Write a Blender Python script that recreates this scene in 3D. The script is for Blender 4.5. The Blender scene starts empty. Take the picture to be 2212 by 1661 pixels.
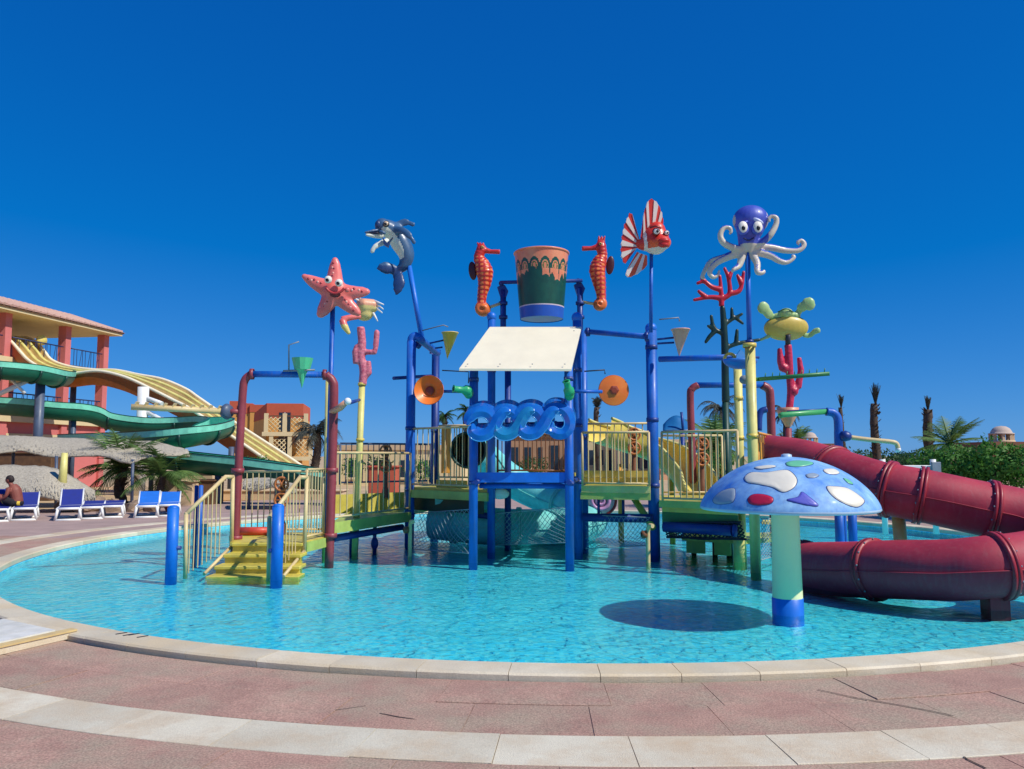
import bpy, math, random
from mathutils import Vector, Matrix, Euler
random.seed(7)
R = math.radians
scene = bpy.context.scene
col = scene.collection

# ------------------------------------------------------------------ camera, sky, sun, exposure
FPX = 1736.0                       # focal length for a 2212 x 1661 frame
PITCH = math.atan(155.0 / FPX)
CAMZ = 1.65
cam_d = bpy.data.cameras.new('camera')
cam = bpy.data.objects.new('camera', cam_d)
col.objects.link(cam)
cam.location = (0, 0, CAMZ)
cam.rotation_euler = (R(90) + PITCH, 0, 0)
cam_d.sensor_fit = 'HORIZONTAL'
cam_d.sensor_width = 36.0
cam_d.lens = 36.0 * FPX / 2212.0
cam_d.clip_start = 0.05
cam_d.clip_end = 6000
scene.camera = cam

SUN_EL, SUN_AZ = R(47), R(119)     # azimuth clockwise from +Y
world = bpy.data.worlds.new('World')
scene.world = world
world.use_nodes = True
wn, wl = world.node_tree.nodes, world.node_tree.links
bg = wn['Background']
sky = wn.new('ShaderNodeTexSky')
sky.sky_type = 'NISHITA'
sky.sun_disc = False
sky.sun_elevation = SUN_EL
sky.sun_rotation = SUN_AZ
sky.altitude = 0
sky.air_density = 1.0
sky.dust_density = 0.35
sky.ozone_density = 4.0
sky.air_density = 0.6; sky.dust_density = 0.2; sky.ozone_density = 10.0
# one colour grade over the whole sky (deep, saturated blue of the photograph)
sep = wn.new('ShaderNodeSeparateColor'); cmb = wn.new('ShaderNodeCombineColor')
wl.new(sky.outputs[0], sep.inputs[0])
def grade(i, off, power, gain):
    s_ = wn.new('ShaderNodeMath'); s_.operation = 'MULTIPLY_ADD'; s_.inputs[1].default_value = 0.1; s_.inputs[2].default_value = -off
    wl.new(sep.outputs[i], s_.inputs[0])
    m_ = wn.new('ShaderNodeMath'); m_.operation = 'MAXIMUM'; m_.inputs[1].default_value = 0.002; wl.new(s_.outputs[0], m_.inputs[0])
    p_ = wn.new('ShaderNodeMath'); p_.operation = 'POWER'; p_.inputs[1].default_value = power; wl.new(m_.outputs[0], p_.inputs[0])
    g_ = wn.new('ShaderNodeMath'); g_.operation = 'MULTIPLY'; g_.inputs[1].default_value = gain * 10; wl.new(p_.outputs[0], g_.inputs[0])
    wl.new(g_.outputs[0], cmb.inputs[i])
grade(0, 0.075, 0.9, 0.46)
grade(1, 0.0, 0.70, 0.57)
grade(2, 0.0, 0.44, 0.84)
wl.new(cmb.outputs[0], bg.inputs[0])
bg.inputs[1].default_value = 0.10

sun_d = bpy.data.lights.new('sun', 'SUN')
sun_d.energy = 4.3
sun_d.angle = R(0.53)
sun_d.color = (1.0, 0.95, 0.86)
sun = bpy.data.objects.new('sun', sun_d)
col.objects.link(sun)
sv = Vector((math.sin(SUN_AZ) * math.cos(SUN_EL), math.cos(SUN_AZ) * math.cos(SUN_EL), math.sin(SUN_EL)))
sun.rotation_euler = sv.to_track_quat('Z', 'Y').to_euler()
sun.location = sv * 60

vs = scene.view_settings
scene.display_settings.display_device = 'sRGB'
vs.view_transform = 'Standard'; vs.look = 'None'; vs.exposure = 0.0; vs.gamma = 1.0
vs.use_curve_mapping = False
scene.render.engine = 'CYCLES'
scene.cycles.use_denoising = True
scene.cycles.max_bounces = 8
scene.cycles.transparent_max_bounces = 16
scene.cycles.caustics_reflective = False
scene.cycles.caustics_refractive = False
scene.cycles.sample_clamp_indirect = 4.0

# ------------------------------------------------------------------ photo pixel -> world
CP, SP = math.cos(PITCH), math.sin(PITCH)
def ray(px, py):
    a, b = (px - 1106.0) / FPX, (830.5 - py) / FPX
    return Vector((a, CP - b * SP, SP + b * CP))
def P(px, py, Y):
    d = ray(px, py)
    return Vector((0, 0, CAMZ)) + d * (Y / d.y)
def G(px, py, z=0.0):
    d = ray(px, py)
    return Vector((0, 0, CAMZ)) + d * ((z - CAMZ) / d.z)
def S(n, Y):
    return n * Y / FPX
WZ = -0.05                         # water level
FZ = -0.16                         # pool floor

# ------------------------------------------------------------------ materials
MATS = {}
def lin(c):
    return tuple((x / 12.92 if x <= 0.04045 else ((x + 0.055) / 1.055) ** 2.4) for x in c)
def rgb(r, g, b):
    return lin((r / 255.0, g / 255.0, b / 255.0))
def mat(name, c, rough=0.45, var=0.12, scale=3.0, bump=0.0, bscale=60.0, c2=None, coat=0.0, metal=0.0, streak=0.0, spec=0.5, island=0.0):
    """c = linear base colour; noise drives colour between darker / c2 and c"""
    if name in MATS: return MATS[name]
    m = bpy.data.materials.new(name); MATS[name] = m
    m.use_nodes = True
    n, l = m.node_tree.nodes, m.node_tree.links
    b = n['Principled BSDF']
    b.inputs['Roughness'].default_value = rough
    b.inputs['Metallic'].default_value = metal
    b.inputs['Coat Weight'].default_value = coat
    b.inputs['Coat Roughness'].default_value = 0.15
    b.inputs['Specular IOR Level'].default_value = spec
    tc = n.new('ShaderNodeTexCoord')
    geo = n.new('ShaderNodeNewGeometry')
    nz = n.new('ShaderNodeTexNoise'); nz.inputs['Scale'].default_value = scale
    nz.inputs['Detail'].default_value = 8; nz.inputs['Roughness'].default_value = 0.65
    l.new(geo.outputs['Position'], nz.inputs['Vector'])
    rp = n.new('ShaderNodeValToRGB')
    rp.color_ramp.elements[0].position = 0.30; rp.color_ramp.elements[1].position = 0.72
    d = c2 if c2 else tuple(x * (1 - var) for x in c)
    e = c if c2 else tuple(min(1, x * (1 + var * 0.6)) for x in c)
    rp.color_ramp.elements[0].color = (*d, 1); rp.color_ramp.elements[1].color = (*e, 1)
    l.new(nz.outputs['Fac'], rp.inputs[0])
    out = rp.outputs[0]
    if streak:
        mp = n.new('ShaderNodeMapping'); mp.inputs['Scale'].default_value = (9, 9, 0.7)
        l.new(geo.outputs['Position'], mp.inputs[0])
        n2 = n.new('ShaderNodeTexNoise'); n2.inputs['Scale'].default_value = 2.5; n2.inputs['Detail'].default_value = 6
        l.new(mp.outputs[0], n2.inputs['Vector'])
        r2 = n.new('ShaderNodeValToRGB'); r2.color_ramp.elements[0].position = 0.50; r2.color_ramp.elements[1].position = 0.78
        r2.color_ramp.elements[0].color = (0, 0, 0, 1); r2.color_ramp.elements[1].color = (streak, streak, streak, 1)
        l.new(n2.outputs['Fac'], r2.inputs[0])
        mx = n.new('ShaderNodeMix'); mx.data_type = 'RGBA'
        l.new(r2.outputs[0], mx.inputs['Factor']); l.new(out, mx.inputs['A'])
        g = sum(c) / 3
        mx.inputs['B'].default_value = (0.5 * c[0] + 0.5 * g * 0.9, 0.5 * c[1] + 0.5 * g * 0.85, 0.5 * c[2] + 0.5 * g * 0.75, 1)
        out = mx.outputs['Result']
    if island:
        oi = n.new('ShaderNodeObjectInfo')
        h = n.new('ShaderNodeHueSaturation')
        mr = n.new('ShaderNodeMapRange'); mr.inputs['To Min'].default_value = 1 - island; mr.inputs['To Max'].default_value = 1 + island
        l.new(oi.outputs['Random'], mr.inputs[0]); l.new(mr.outputs[0], h.inputs['Value'])
        l.new(out, h.inputs['Color']); out = h.outputs[0]
    l.new(out, b.inputs['Base Color'])
    # roughness breakup
    mr = n.new('ShaderNodeMapRange')
    mr.inputs['To Min'].default_value = max(0.05, rough - 0.12); mr.inputs['To Max'].default_value = min(1, rough + 0.15)
    l.new(nz.outputs['Fac'], mr.inputs[0]); l.new(mr.outputs[0], b.inputs['Roughness'])
    if bump:
        nb = n.new('ShaderNodeTexNoise'); nb.inputs['Scale'].default_value = bscale; nb.inputs['Detail'].default_value = 5
        l.new(geo.outputs['Position'], nb.inputs['Vector'])
        bp = n.new('ShaderNodeBump'); bp.inputs['Strength'].default_value = bump; bp.inputs['Distance'].default_value = 0.02
        l.new(nb.outputs['Fac'], bp.inputs['Height']); l.new(bp.outputs[0], b.inputs['Normal'])
    return m

def paint(name, r, g, b, **k):
    a = dict(rough=0.46, var=0.26, scale=3.0, streak=0.55, bump=0.08, bscale=25, coat=0.04)
    a.update(k)
    return mat(name, rgb(r, g, b), **a)

M_blue = paint('blue_paint', 8, 98, 196)
M_blue2 = paint('blue_paint_bright', 10, 112, 214, streak=0.15)
M_navy = paint('navy_paint', 16, 58, 140)
M_yel = paint('pale_yellow_paint', 226, 216, 128)
M_yel2 = paint('yellow_paint', 232, 206, 92)
M_cream = paint('cream_rail_paint', 222, 196, 140, streak=0.35)
M_red = paint('dusky_red_paint', 150, 62, 70, streak=0.35)
M_green = paint('green_paint', 42, 128, 70)
M_lime = paint('lime_green_paint', 180, 198, 100, streak=0.35)
M_olive = paint('olive_yellow_step', 214, 196, 84, streak=0.35)
M_dgreen = paint('dark_green_paint', 16, 66, 56)
M_teal = paint('teal_fibreglass', 124, 218, 216, streak=0.2)
M_flume = paint('green_flume', 16, 104, 80, streak=0.2)
M_flume_in = paint('mint_flume', 128, 222, 190, streak=0.2)
M_maroon = paint('maroon_fibreglass', 192, 54, 74, streak=0.35, rough=0.6, c2=rgb(150, 34, 54), coat=.0, scale=1.6)
M_maroon_f = paint('maroon_flange', 158, 30, 48, rough=0.45)
M_orange = paint('orange_fibreglass', 232, 112, 30)
M_orange_d = paint('orange_panel', 236, 168, 70, streak=0.3)
M_slide = paint('tan_slide_bed', 204, 176, 116, streak=0.1)
M_slide_u = paint('orange_slide_underside', 176, 92, 34)
M_canopy = paint('cream_canopy', 246, 236, 204, streak=0.08, var=0.05)
M_white = paint('white_paint', 236, 236, 232, var=0.06)
M_black = mat('black_paint', (0.012, 0.012, 0.014), rough=0.3)
M_dark = mat('dark_steel', (0.03, 0.035, 0.05), rough=0.5)
M_grey = paint('grey_steel', 130, 140, 150)
M_slate = paint('slate_post', 78, 92, 116)
M_peach = paint('peach_paint', 238, 168, 130)
M_brown = paint('brown_paint', 128, 78, 46, streak=0.3)
M_rope = mat('rope', rgb(150, 170, 176), rough=0.9, bump=0.4, bscale=300)
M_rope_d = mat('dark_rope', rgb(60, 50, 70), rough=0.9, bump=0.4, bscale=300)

# ------------------------------------------------------------------ mesh building
WL = {}                            # world origin of unrotated objects
class MB:
    def __init__(s): s.v, s.f, s.mi, s.sm = [], [], [], []
    def add(s, vs, fs, mi=0, smooth=True):
        o = len(s.v); s.v += [Vector(x) for x in vs]
        for f in fs:
            s.f.append(tuple(i + o for i in f)); s.mi.append(mi); s.sm.append(smooth)
        return s
    def box(s, c, d, rot=None, mi=0, bev=0.0):
        c = Vector(c); hx, hy, hz = d[0] / 2, d[1] / 2, d[2] / 2
        b = min(bev, 0.45 * min(d))
        if b <= 0:
            vs = [Vector((x, y, z)) for x in (-hx, hx) for y in (-hy, hy) for z in (-hz, hz)]
            fs = [(0, 1, 3, 2), (4, 6, 7, 5), (0, 4, 5, 1), (2, 3, 7, 6), (0, 2, 6, 4), (1, 5, 7, 3)]
        else:
            vs, idx = [], {}
            for sx in (-1, 1):
                for sy in (-1, 1):
                    for sz in (-1, 1):
                        for k in range(3):
                            q = [sx * hx, sy * hy, sz * hz]
                            for j in range(3):
                                if j != k: q[j] -= (sx, sy, sz)[j] * b
                            idx[(sx, sy, sz, k)] = len(vs); vs.append(Vector(q))
            fs = []
            for k in range(3):
                i, j = (k + 1) % 3, (k + 2) % 3
                for sg in (-1, 1):
                    q = []
                    for a, e in ((-1, -1), (1, -1), (1, 1), (-1, 1)):
                        t = [0, 0, 0]; t[k] = sg; t[i] = a; t[j] = e
                        q.append(idx[(*t, k)])
                    fs.append(tuple(q) if sg > 0 else tuple(q[::-1]))
                for a in (-1, 1):
                    for e in (-1, 1):
                        t0 = [0, 0, 0]; t0[i] = a; t0[j] = e
                        A = list(t0); A[k] = -1; B = list(t0); B[k] = 1
                        q = (idx[(*A, i)], idx[(*B, i)], idx[(*B, j)], idx[(*A, j)])
                        fs.append(q if a * e > 0 else q[::-1])
            for sx in (-1, 1):
                for sy in (-1, 1):
                    for sz in (-1, 1):
                        q = tuple(idx[(sx, sy, sz, k)] for k in range(3))
                        fs.append(q if sx * sy * sz > 0 else q[::-1])
        if rot is not None: vs = [rot @ v for v in vs]
        return s.add([v + c for v in vs], fs, mi, False)
    def tube(s, pts, r, seg=12, mi=0, cap=True, flat=None, smooth=True, closed=False):
        """tube along pts; r number or list; flat=(dir, factor) squashes the section along dir"""
        pts = [Vector(p) for p in pts]; n = len(pts)
        rs = r if isinstance(r, (list, tuple)) else [r] * n
        tang = []
        for i in range(n):
            a = pts[(i - 1) % n] if (i or closed) else pts[0]
            b = pts[(i + 1) % n] if (i < n - 1 or closed) else pts[-1]
            t = b - a
            tang.append(t.normalized() if t.length > 1e-9 else Vector((0, 0, 1)))
        u = tang[0].orthogonal().normalized()
        vs, fs = [], []
        for i in range(n):
            t = tang[i]
            u = (u - t * u.dot(t))
            u = u.normalized() if u.length > 1e-6 else t.orthogonal().normalized()
            w = t.cross(u)
            for k in range(seg):
                a = 2 * math.pi * k / seg
                o = (u * math.cos(a) + w * math.sin(a)) * rs[i]
                if flat: o = o - flat[0] * (o.dot(flat[0])) * (1 - flat[1])
                vs.append(pts[i] + o)
        m = n if closed else n - 1
        for i in range(m):
            for k in range(seg):
                a, b = i * seg + k, i * seg + (k + 1) % seg
                c2, d2 = ((i + 1) % n) * seg + (k + 1) % seg, ((i + 1) % n) * seg + k
                fs.append((a, b, c2, d2))
        s.add(vs, fs, mi, smooth)
        if cap and not closed:
            o = len(s.v) - len(vs)
            s.f.append(tuple(o + k for k in range(seg - 1, -1, -1))); s.mi.append(mi); s.sm.append(False)
            s.f.append(tuple(o + (n - 1) * seg + k for k in range(seg))); s.mi.append(mi); s.sm.append(False)
        return s
    def cyl(s, c, r, h, seg=20, mi=0, r2=None, bev=0.0):
        """upright, base at c"""
        c = Vector(c); r2 = r if r2 is None else r2
        if bev:
            p = [(0.001, 0), (r - bev, 0), (r, bev), (r2, h - bev), (r2 - bev, h), (0.001, h)]
            return s.lathe(c, p, seg, mi)
        return s.tube([c, c + Vector((0, 0, h))], [r, r2], seg, mi)
    def lathe(s, c, prof, seg=24, mi=0, axis=None, cap=False, smooth=True):
        c = Vector(c); q = Vector((0, 0, 1)).rotation_difference(Vector(axis)) if axis is not None else None
        vs, fs = [], []
        for r, z in prof:
            for k in range(seg):
                a = 2 * math.pi * k / seg
                p = Vector((r * math.cos(a), r * math.sin(a), z))
                vs.append(c + (q @ p if q else p))
        for i in range(len(prof) - 1):
            for k in range(seg):
                k2 = (k + 1) % seg
                fs.append((i * seg + k, i * seg + k2, (i + 1) * seg + k2, (i + 1) * seg + k))
        return s.add(vs, fs, mi, smooth)
    def ell(s, c, r, seg=16, rings=10, mi=0, rot=None):
        c = Vector(c); r = r if isinstance(r, (tuple, list)) else (r, r, r)
        vs, fs = [], []
        for i in range(rings + 1):
            t = math.pi * i / rings
            for k in range(seg):
                a = 2 * math.pi * k / seg
                p = Vector((r[0] * math.sin(t) * math.cos(a), r[1] * math.sin(t) * math.sin(a), -r[2] * math.cos(t)))
                vs.append(c + (rot @ p if rot is not None else p))
        for i in range(rings):
            for k in range(seg):
                k2 = (k + 1) % seg
                fs.append((i * seg + k, i * seg + k2, (i + 1) * seg + k2, (i + 1) * seg + k))
        return s.add(vs, fs, mi, True)
    def prism(s, poly, dvec, mi=0, smooth=False):
        """closed outline (3-D points, planar) extruded by dvec"""
        poly = [Vector(p) for p in poly]; n = len(poly); d = Vector(dvec)
        vs = poly + [p + d for p in poly]
        fs = [tuple(range(n)), tuple(range(2 * n - 1, n - 1, -1))]
        for i in range(n):
            j = (i + 1) % n
            fs.append((i, i + n, j + n, j))
        return s.add(vs, fs, mi, smooth)
    def quad(s, a, b, c, d, mi=0): return s.add([a, b, c, d], [(0, 1, 2, 3)], mi, False)
    def mesh(s, name, mats, origin):
        me = bpy.data.meshes.new(name)
        me.from_pydata([tuple(v - origin) for v in s.v], [], s.f)
        for m in (mats if isinstance(mats, (list, tuple)) else [mats]): me.materials.append(m)
        me.polygons.foreach_set('material_index', s.mi)
        me.polygons.foreach_set('use_smooth', s.sm)
        me.validate(); me.update()
        return me
    def build(s, name, mats, parent=None, fix=True, auto=None):
        lo = Vector((min(v.x for v in s.v), min(v.y for v in s.v), min(v.z for v in s.v)))
        hi = Vector((max(v.x for v in s.v), max(v.y for v in s.v), max(v.z for v in s.v)))
        o0 = Vector(((lo.x + hi.x) / 2, (lo.y + hi.y) / 2, lo.z))
        me = s.mesh(name, mats, o0)
        if fix: fixn(me)
        return link(name, me, parent, o0)
import bmesh
def fixn(me):
    bm = bmesh.new(); bm.from_mesh(me)
    bmesh.ops.recalc_face_normals(bm, faces=bm.faces)
    bm.to_mesh(me); bm.free()
def link(name, data, parent=None, wloc=(0, 0, 0), rot=None, scale=None):
    o = bpy.data.objects.new(name, data); col.objects.link(o)
    wloc = Vector(wloc); WL[o.name] = wloc
    if parent is not None:
        o.parent = parent; o.location = wloc - WL[parent.name]
    else: o.location = wloc
    if rot is not None: o.rotation_euler = rot
    if scale is not None: o.scale = scale
    return o
def tag(o, label=None, cat=None, group=None, kind=None):
    if label: o['label'] = label
    if cat: o['category'] = cat
    if group: o['group'] = group
    if kind: o['kind'] = kind
    return o
def thing(name, loc, label, cat, group=None):
    o = link(name, None, None, loc); o.empty_display_size = 0.2
    return tag(o, label, cat, group)
def struct(o): return tag(o, kind='structure')
def copy_tree(o, parent=None):
    c = o.copy(); col.objects.link(c); c.parent = parent
    if o.name in WL: WL[c.name] = WL[o.name].copy()
    for ch in list(o.children): copy_tree(ch, c)
    return c
def blob(mb, voxel, mats, colfn=None, smooth=6, name='body', parent=None, factor=0.5):
    """fuse overlapping shapes into one continuous skin, then colour its faces by place"""
    lo = Vector((min(v.x for v in mb.v), min(v.y for v in mb.v), min(v.z for v in mb.v)))
    hi = Vector((max(v.x for v in mb.v), max(v.y for v in mb.v), max(v.z for v in mb.v)))
    o0 = Vector(((lo.x + hi.x) / 2, (lo.y + hi.y) / 2, lo.z))
    me = mb.mesh('tmp', mats, o0); fixn(me)
    t = bpy.data.objects.new('tmp', me); col.objects.link(t)
    m = t.modifiers.new('r', 'REMESH'); m.mode = 'VOXEL'; m.voxel_size = voxel
    if smooth:
        m2 = t.modifiers.new('s', 'SMOOTH'); m2.factor = factor; m2.iterations = smooth
    dg = bpy.context.evaluated_depsgraph_get(); dg.update()
    new = bpy.data.meshes.new_from_object(t.evaluated_get(dg), preserve_all_data_layers=False, depsgraph=dg)
    bpy.data.objects.remove(t); bpy.data.meshes.remove(me)
    new.materials.clear()
    for mm in (mats if isinstance(mats, (list, tuple)) else [mats]): new.materials.append(mm)
    n = len(new.polygons)
    new.polygons.foreach_set('use_smooth', [True] * n)
    if colfn:
        new.polygons.foreach_set('material_index', [colfn(p.center + o0, p.normal) for p in new.polygons])
    new.name = name
    return link(name, new, parent, o0)
def smooth_path(pts, k=6, closed=False):
    """Catmull-Rom through pts"""
    pts = [Vector(p) for p in pts]; n = len(pts); out = []
    m = n if closed else n - 1
    for i in range(m):
        p0 = pts[(i - 1) % n] if (i > 0 or closed) else pts[0] * 2 - pts[1]
        p1, p2 = pts[i], pts[(i + 1) % n]
        p3 = pts[(i + 2) % n] if (i + 2 < n or closed) else pts[-1] * 2 - pts[-2]
        for j in range(k):
            t = j / k
            out.append(0.5 * ((2 * p1) + (p2 - p0) * t + (2 * p0 - 5 * p1 + 4 * p2 - p3) * t * t + (3 * p1 - p0 - 3 * p2 + p3) * t ** 3))
    if not closed: out.append(pts[-1])
    return out
def lerp_list(vals, n):
    out = []
    for i in range(n):
        t = i / (n - 1) * (len(vals) - 1); a = min(int(t), len(vals) - 2)
        out.append(vals[a] + (vals[a + 1] - vals[a]) * (t - a))
    return out
_unit = {}
def unit_cyl(mt, seg=8):
    k = (mt.name, seg)
    if k not in _unit:
        m = MB().cyl((0, 0, 0), 1, 1, seg); me = m.mesh('bar', mt, Vector((0, 0, 0))); fixn(me); _unit[k] = me
    return _unit[k]
def bar(name, a, b, r, mt, parent, seg=8):
    a, b = Vector(a), Vector(b); d = b - a
    return link(name, unit_cyl(mt, seg), parent, a, Vector((0, 0, 1)).rotation_difference(d.normalized()).to_euler() if abs(d.normalized().z) < 0.9999 else (0, 0, 0), (r, r, d.length))
def railing(parent, a, b, h, n, mt=None, r=0.022, rb=0.011, name='railing', low=0.06, slope_low=None):
    """a, b: floor points of the two ends; straight run with n balusters"""
    mt = mt or M_cream
    a, b = Vector(a), Vector(b); up = Vector((0, 0, h)); lo = Vector((0, 0, low))
    m = MB()
    m.tube([a + up, b + up], r, 10); m.tube([a + lo, b + lo], r * 0.8, 8)
    m.tube([a + lo * 0.3, a + up], r * 0.95, 8); m.tube([b + lo * 0.3, b + up], r * 0.95, 8)
    rr = m.build(name, mt, parent)
    for i in range(1, n + 1):
        p = a + (b - a) * (i / (n + 1))
        bar('baluster', p + lo, p + up, rb, mt, rr, 6)
    return rr
def post(parent, px, pyb, pyt, wpx, mt, Y=None, zb=None, name='post', lean=0.0, cap=True):
    """upright pipe: seen base (px, pyb) down to the pool floor, top at row pyt"""
    if Y is None: Y = G(px, pyb, WZ).y
    b = P(px, pyb, Y); t = P(px, pyt, Y); r = S(wpx, Y) / 2
    z0 = FZ if zb is None else zb
    a = Vector((b.x, Y, z0)); c = Vector((b.x + lean, Y, t.z))
    m = MB().tube([a, c], r, 20)
    if cap: m.ell(c, (r * 1.0, r * 1.0, r * 0.5), 20, 6)
    o = m.build(name, mt, parent)
    return o, Vector((b.x + lean, Y, t.z)), r
def beam(parent, a, b, r, mt, name='beam', seg=14):
    m = MB().tube([a, b], r, seg)
    return m.build(name, mt, parent)
def collar(parent, c, r, h, mt, name='collar', axis=None):
    m = MB().lathe(c, [(r * 0.9, -h / 2), (r, -h / 2), (r, h / 2), (r * 0.9, h / 2)], 20, axis=axis)
    return m.build(name, mt, parent)
# ------------------------------------------------------------------ ground, deck, pool, water
PC = Vector((0.82, 15.38, 0)); PR = 8.97
def annulus(name, radii, z, mt, seg=160, a0=0.0, a1=2 * math.pi):
    m = MB(); vs, fs = [], []
    full = abs(a1 - a0 - 2 * math.pi) < 1e-6
    na = seg if full else seg + 1
    for r in radii:
        for k in range(na):
            a = a0 + (a1 - a0) * k / seg
            vs.append(PC + Vector((r * math.cos(a), r * math.sin(a), z)))
    for i in range(len(radii) - 1):
        for k in range(seg):
            k2 = (k + 1) % na
            fs.append((i * na + k, i * na + k2, (i + 1) * na + k2, (i + 1) * na + k))
    m.add(vs, fs, 0, False)
    o = m.build(name, mt, fix=False)
    me = o.data
    if me.polygons[0].normal.z < 0: me.flip_normals()
    return o
M_sand = mat('sand', rgb(196, 168, 128), rough=0.95, var=0.25, scale=0.4, bump=0.6, bscale=14)
M_deck = mat('worn_pink_paving', rgb(184, 156, 144), rough=0.82, c2=rgb(156, 132, 122), scale=1.3, bump=0.25, bscale=90)
struct(annulus('ground', [9.2, 14, 20, 40, 120, 500, 4500], -0.05, M_sand, 128))
deck = struct(annulus('pool_deck', [9.345, 12, 15, 18.5], -0.007, M_deck, 160))

def slab_mat(name, ca, cb, cc, rough=0.75, mott=3.0, speck=0.25, island=0.09):
    m = mat(name, ca, rough=rough, c2=cb, scale=mott, bump=0.3, bscale=120, island=island)
    n, l = m.node_tree.nodes, m.node_tree.links
    b = n['Principled BSDF']
    src = b.inputs['Base Color'].links[0].from_socket
    geo = n.new('ShaderNodeNewGeometry')
    n3 = n.new('ShaderNodeTexNoise'); n3.inputs['Scale'].default_value = 0.9; n3.inputs['Detail'].default_value = 6
    n3.inputs['Roughness'].default_value = 0.7
    n4 = n.new('ShaderNodeTexNoise'); n4.inputs['Scale'].default_value = 75; n4.inputs['Detail'].default_value = 4
    l.new(geo.outputs['Position'], n3.inputs['Vector']); l.new(geo.outputs['Position'], n4.inputs['Vector'])
    r3 = n.new('ShaderNodeValToRGB'); r3.color_ramp.elements[0].position = 0.44; r3.color_ramp.elements[1].position = 0.62
    r3.color_ramp.elements[0].color = (0, 0, 0, 1); r3.color_ramp.elements[1].color = (0.75, 0.75, 0.75, 1)
    l.new(n3.outputs['Fac'], r3.inputs[0])
    mx = n.new('ShaderNodeMix'); mx.data_type = 'RGBA'
    l.new(r3.outputs[0], mx.inputs['Factor']); l.new(src, mx.inputs['A']); mx.inputs['B'].default_value = (*cc, 1)
    mr = n.new('ShaderNodeMapRange'); mr.inputs['From Min'].default_value = 0.3; mr.inputs['From Max'].default_value = 0.7
    mr.inputs['To Min'].default_value = 1 - speck; mr.inputs['To Max'].default_value = 1 + speck
    l.new(n4.outputs['Fac'], mr.inputs[0])
    h = n.new('ShaderNodeHueSaturation'); l.new(mr.outputs[0], h.inputs['Value']); l.new(mx.outputs['Result'], h.inputs['Color'])
    l.new(h.outputs[0], b.inputs['Base Color'])
    return m
M_pink = slab_mat('pink_granite_slab', rgb(188, 150, 130), rgb(162, 124, 108), rgb(168, 154, 130), 0.85, 2.4, 0.34)
M_creams = slab_mat('cream_limestone_slab', rgb(222, 214, 190), rgb(206, 194, 168), rgb(200, 172, 136), 0.75, 1.7, 0.08)
M_coping = slab_mat('coping_limestone', rgb(226, 214, 186), rgb(206, 192, 164), rgb(214, 192, 152), 0.65, 2.6, 0.08, 0.17)
M_gap = mat('joint_shadow_dirt', rgb(70, 58, 50), rough=0.95)

def ring_stone(name, r0, r1, a0, a1, z0, z1, mt, parent, rnd=0.012, jit=0.003, steps=4):
    m = MB(); dz = random.uniform(-jit, jit); z1 += dz
    tilt = random.uniform(-jit, jit)
    rows = [(r0, z0), (r0, z1 - rnd), (r0 + rnd, z1), (r1 - rnd, z1 + tilt), (r1, z1 - rnd + tilt), (r1, z0)]
    vs, fs = [], []
    ga = 0.0025
    for k in range(steps + 1):
        t = k / steps
        for r, z in rows:
            a = a0 + ga / r + (a1 - a0 - 2 * ga / r) * t
            vs.append(PC + Vector((r * math.cos(a), r * math.sin(a), z)))
    nr = len(rows)
    for k in range(steps):
        for i in range(nr - 1):
            fs.append((k * nr + i, (k + 1) * nr + i, (k + 1) * nr + i + 1, k * nr + i + 1))
    fs.append(tuple(range(nr))); fs.append(tuple(steps * nr + i for i in range(nr - 1, -1, -1)))
    m.add(vs, fs, 0, False)
    return m.build(name, mt, parent)
def ring_row(name, r0, r1, A0, A1, length, z0, z1, mt, parent, jitlen=0.0, gap=0.004, rnd=0.012, jit=0.003):
    a = A0; rm = (r0 + r1) / 2
    while a < A1:
        L = length * (1 + random.uniform(-jitlen, jitlen)) / rm
        b = min(a + L, A1)
        ring_stone(name, r0 + gap, r1 - gap, a, b, z0, z1, mt, parent, rnd, jit)
        a = b
coping = struct(annulus('pool_edge', [8.985, 9.36], -0.03, M_gap, 128))
ring_row('coping_stone', PR, PR + 0.33, R(-40), R(320), 0.62, -0.028, 0.052, M_coping, coping, 0.12, 0.0, 0.016, 0.002)
A0, A1 = R(172), R(322)
ring_row('pink_slab', 9.33, 9.88, A0, A1, 0.92, -0.02, 0.0, M_pink, deck, 0.25, 0.003, 0.003)
ring_row('pink_slab', 9.88, 10.455, A0 + 0.03, A1, 0.86, -0.02, 0.0, M_pink, deck, 0.25, 0.003, 0.003)
ring_row('cream_slab', 10.455, 10.925, A0 + 0.02, A1, 0.78, -0.02, 0.002, M_creams, deck, 0.08, 0.003, 0.004)
for i in range(3):
    ring_row('pink_slab', 10.925 + 0.62 * i, 10.925 + 0.62 * (i + 1), A0 + 0.05 * i, A1, 0.9, -0.02, 0.0, M_pink, deck, 0.22, 0.0022, 0.003)
# far bank: cream band only
ring_row('cream_slab', 10.455, 10.925, R(100), A0 + 0.02, 0.78, -0.02, 0.002, M_creams, deck, 0.08, 0.003, 0.004)
# overflow slots cut into the coping on the near left
for px, py, rot in ((262, 1378, 0.9), (278, 1381, 0.9), (290, 1380, 0.9), (308, 1385, 0.9)):
    p = G(px, py - 8, 0.045)
    MB().box((p.x, p.y, 0.0545), (0.016, 0.10, 0.004), Matrix.Rotation(-0.7, 3, 'Z')).build('drain_slot', M_black, coping)
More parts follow.
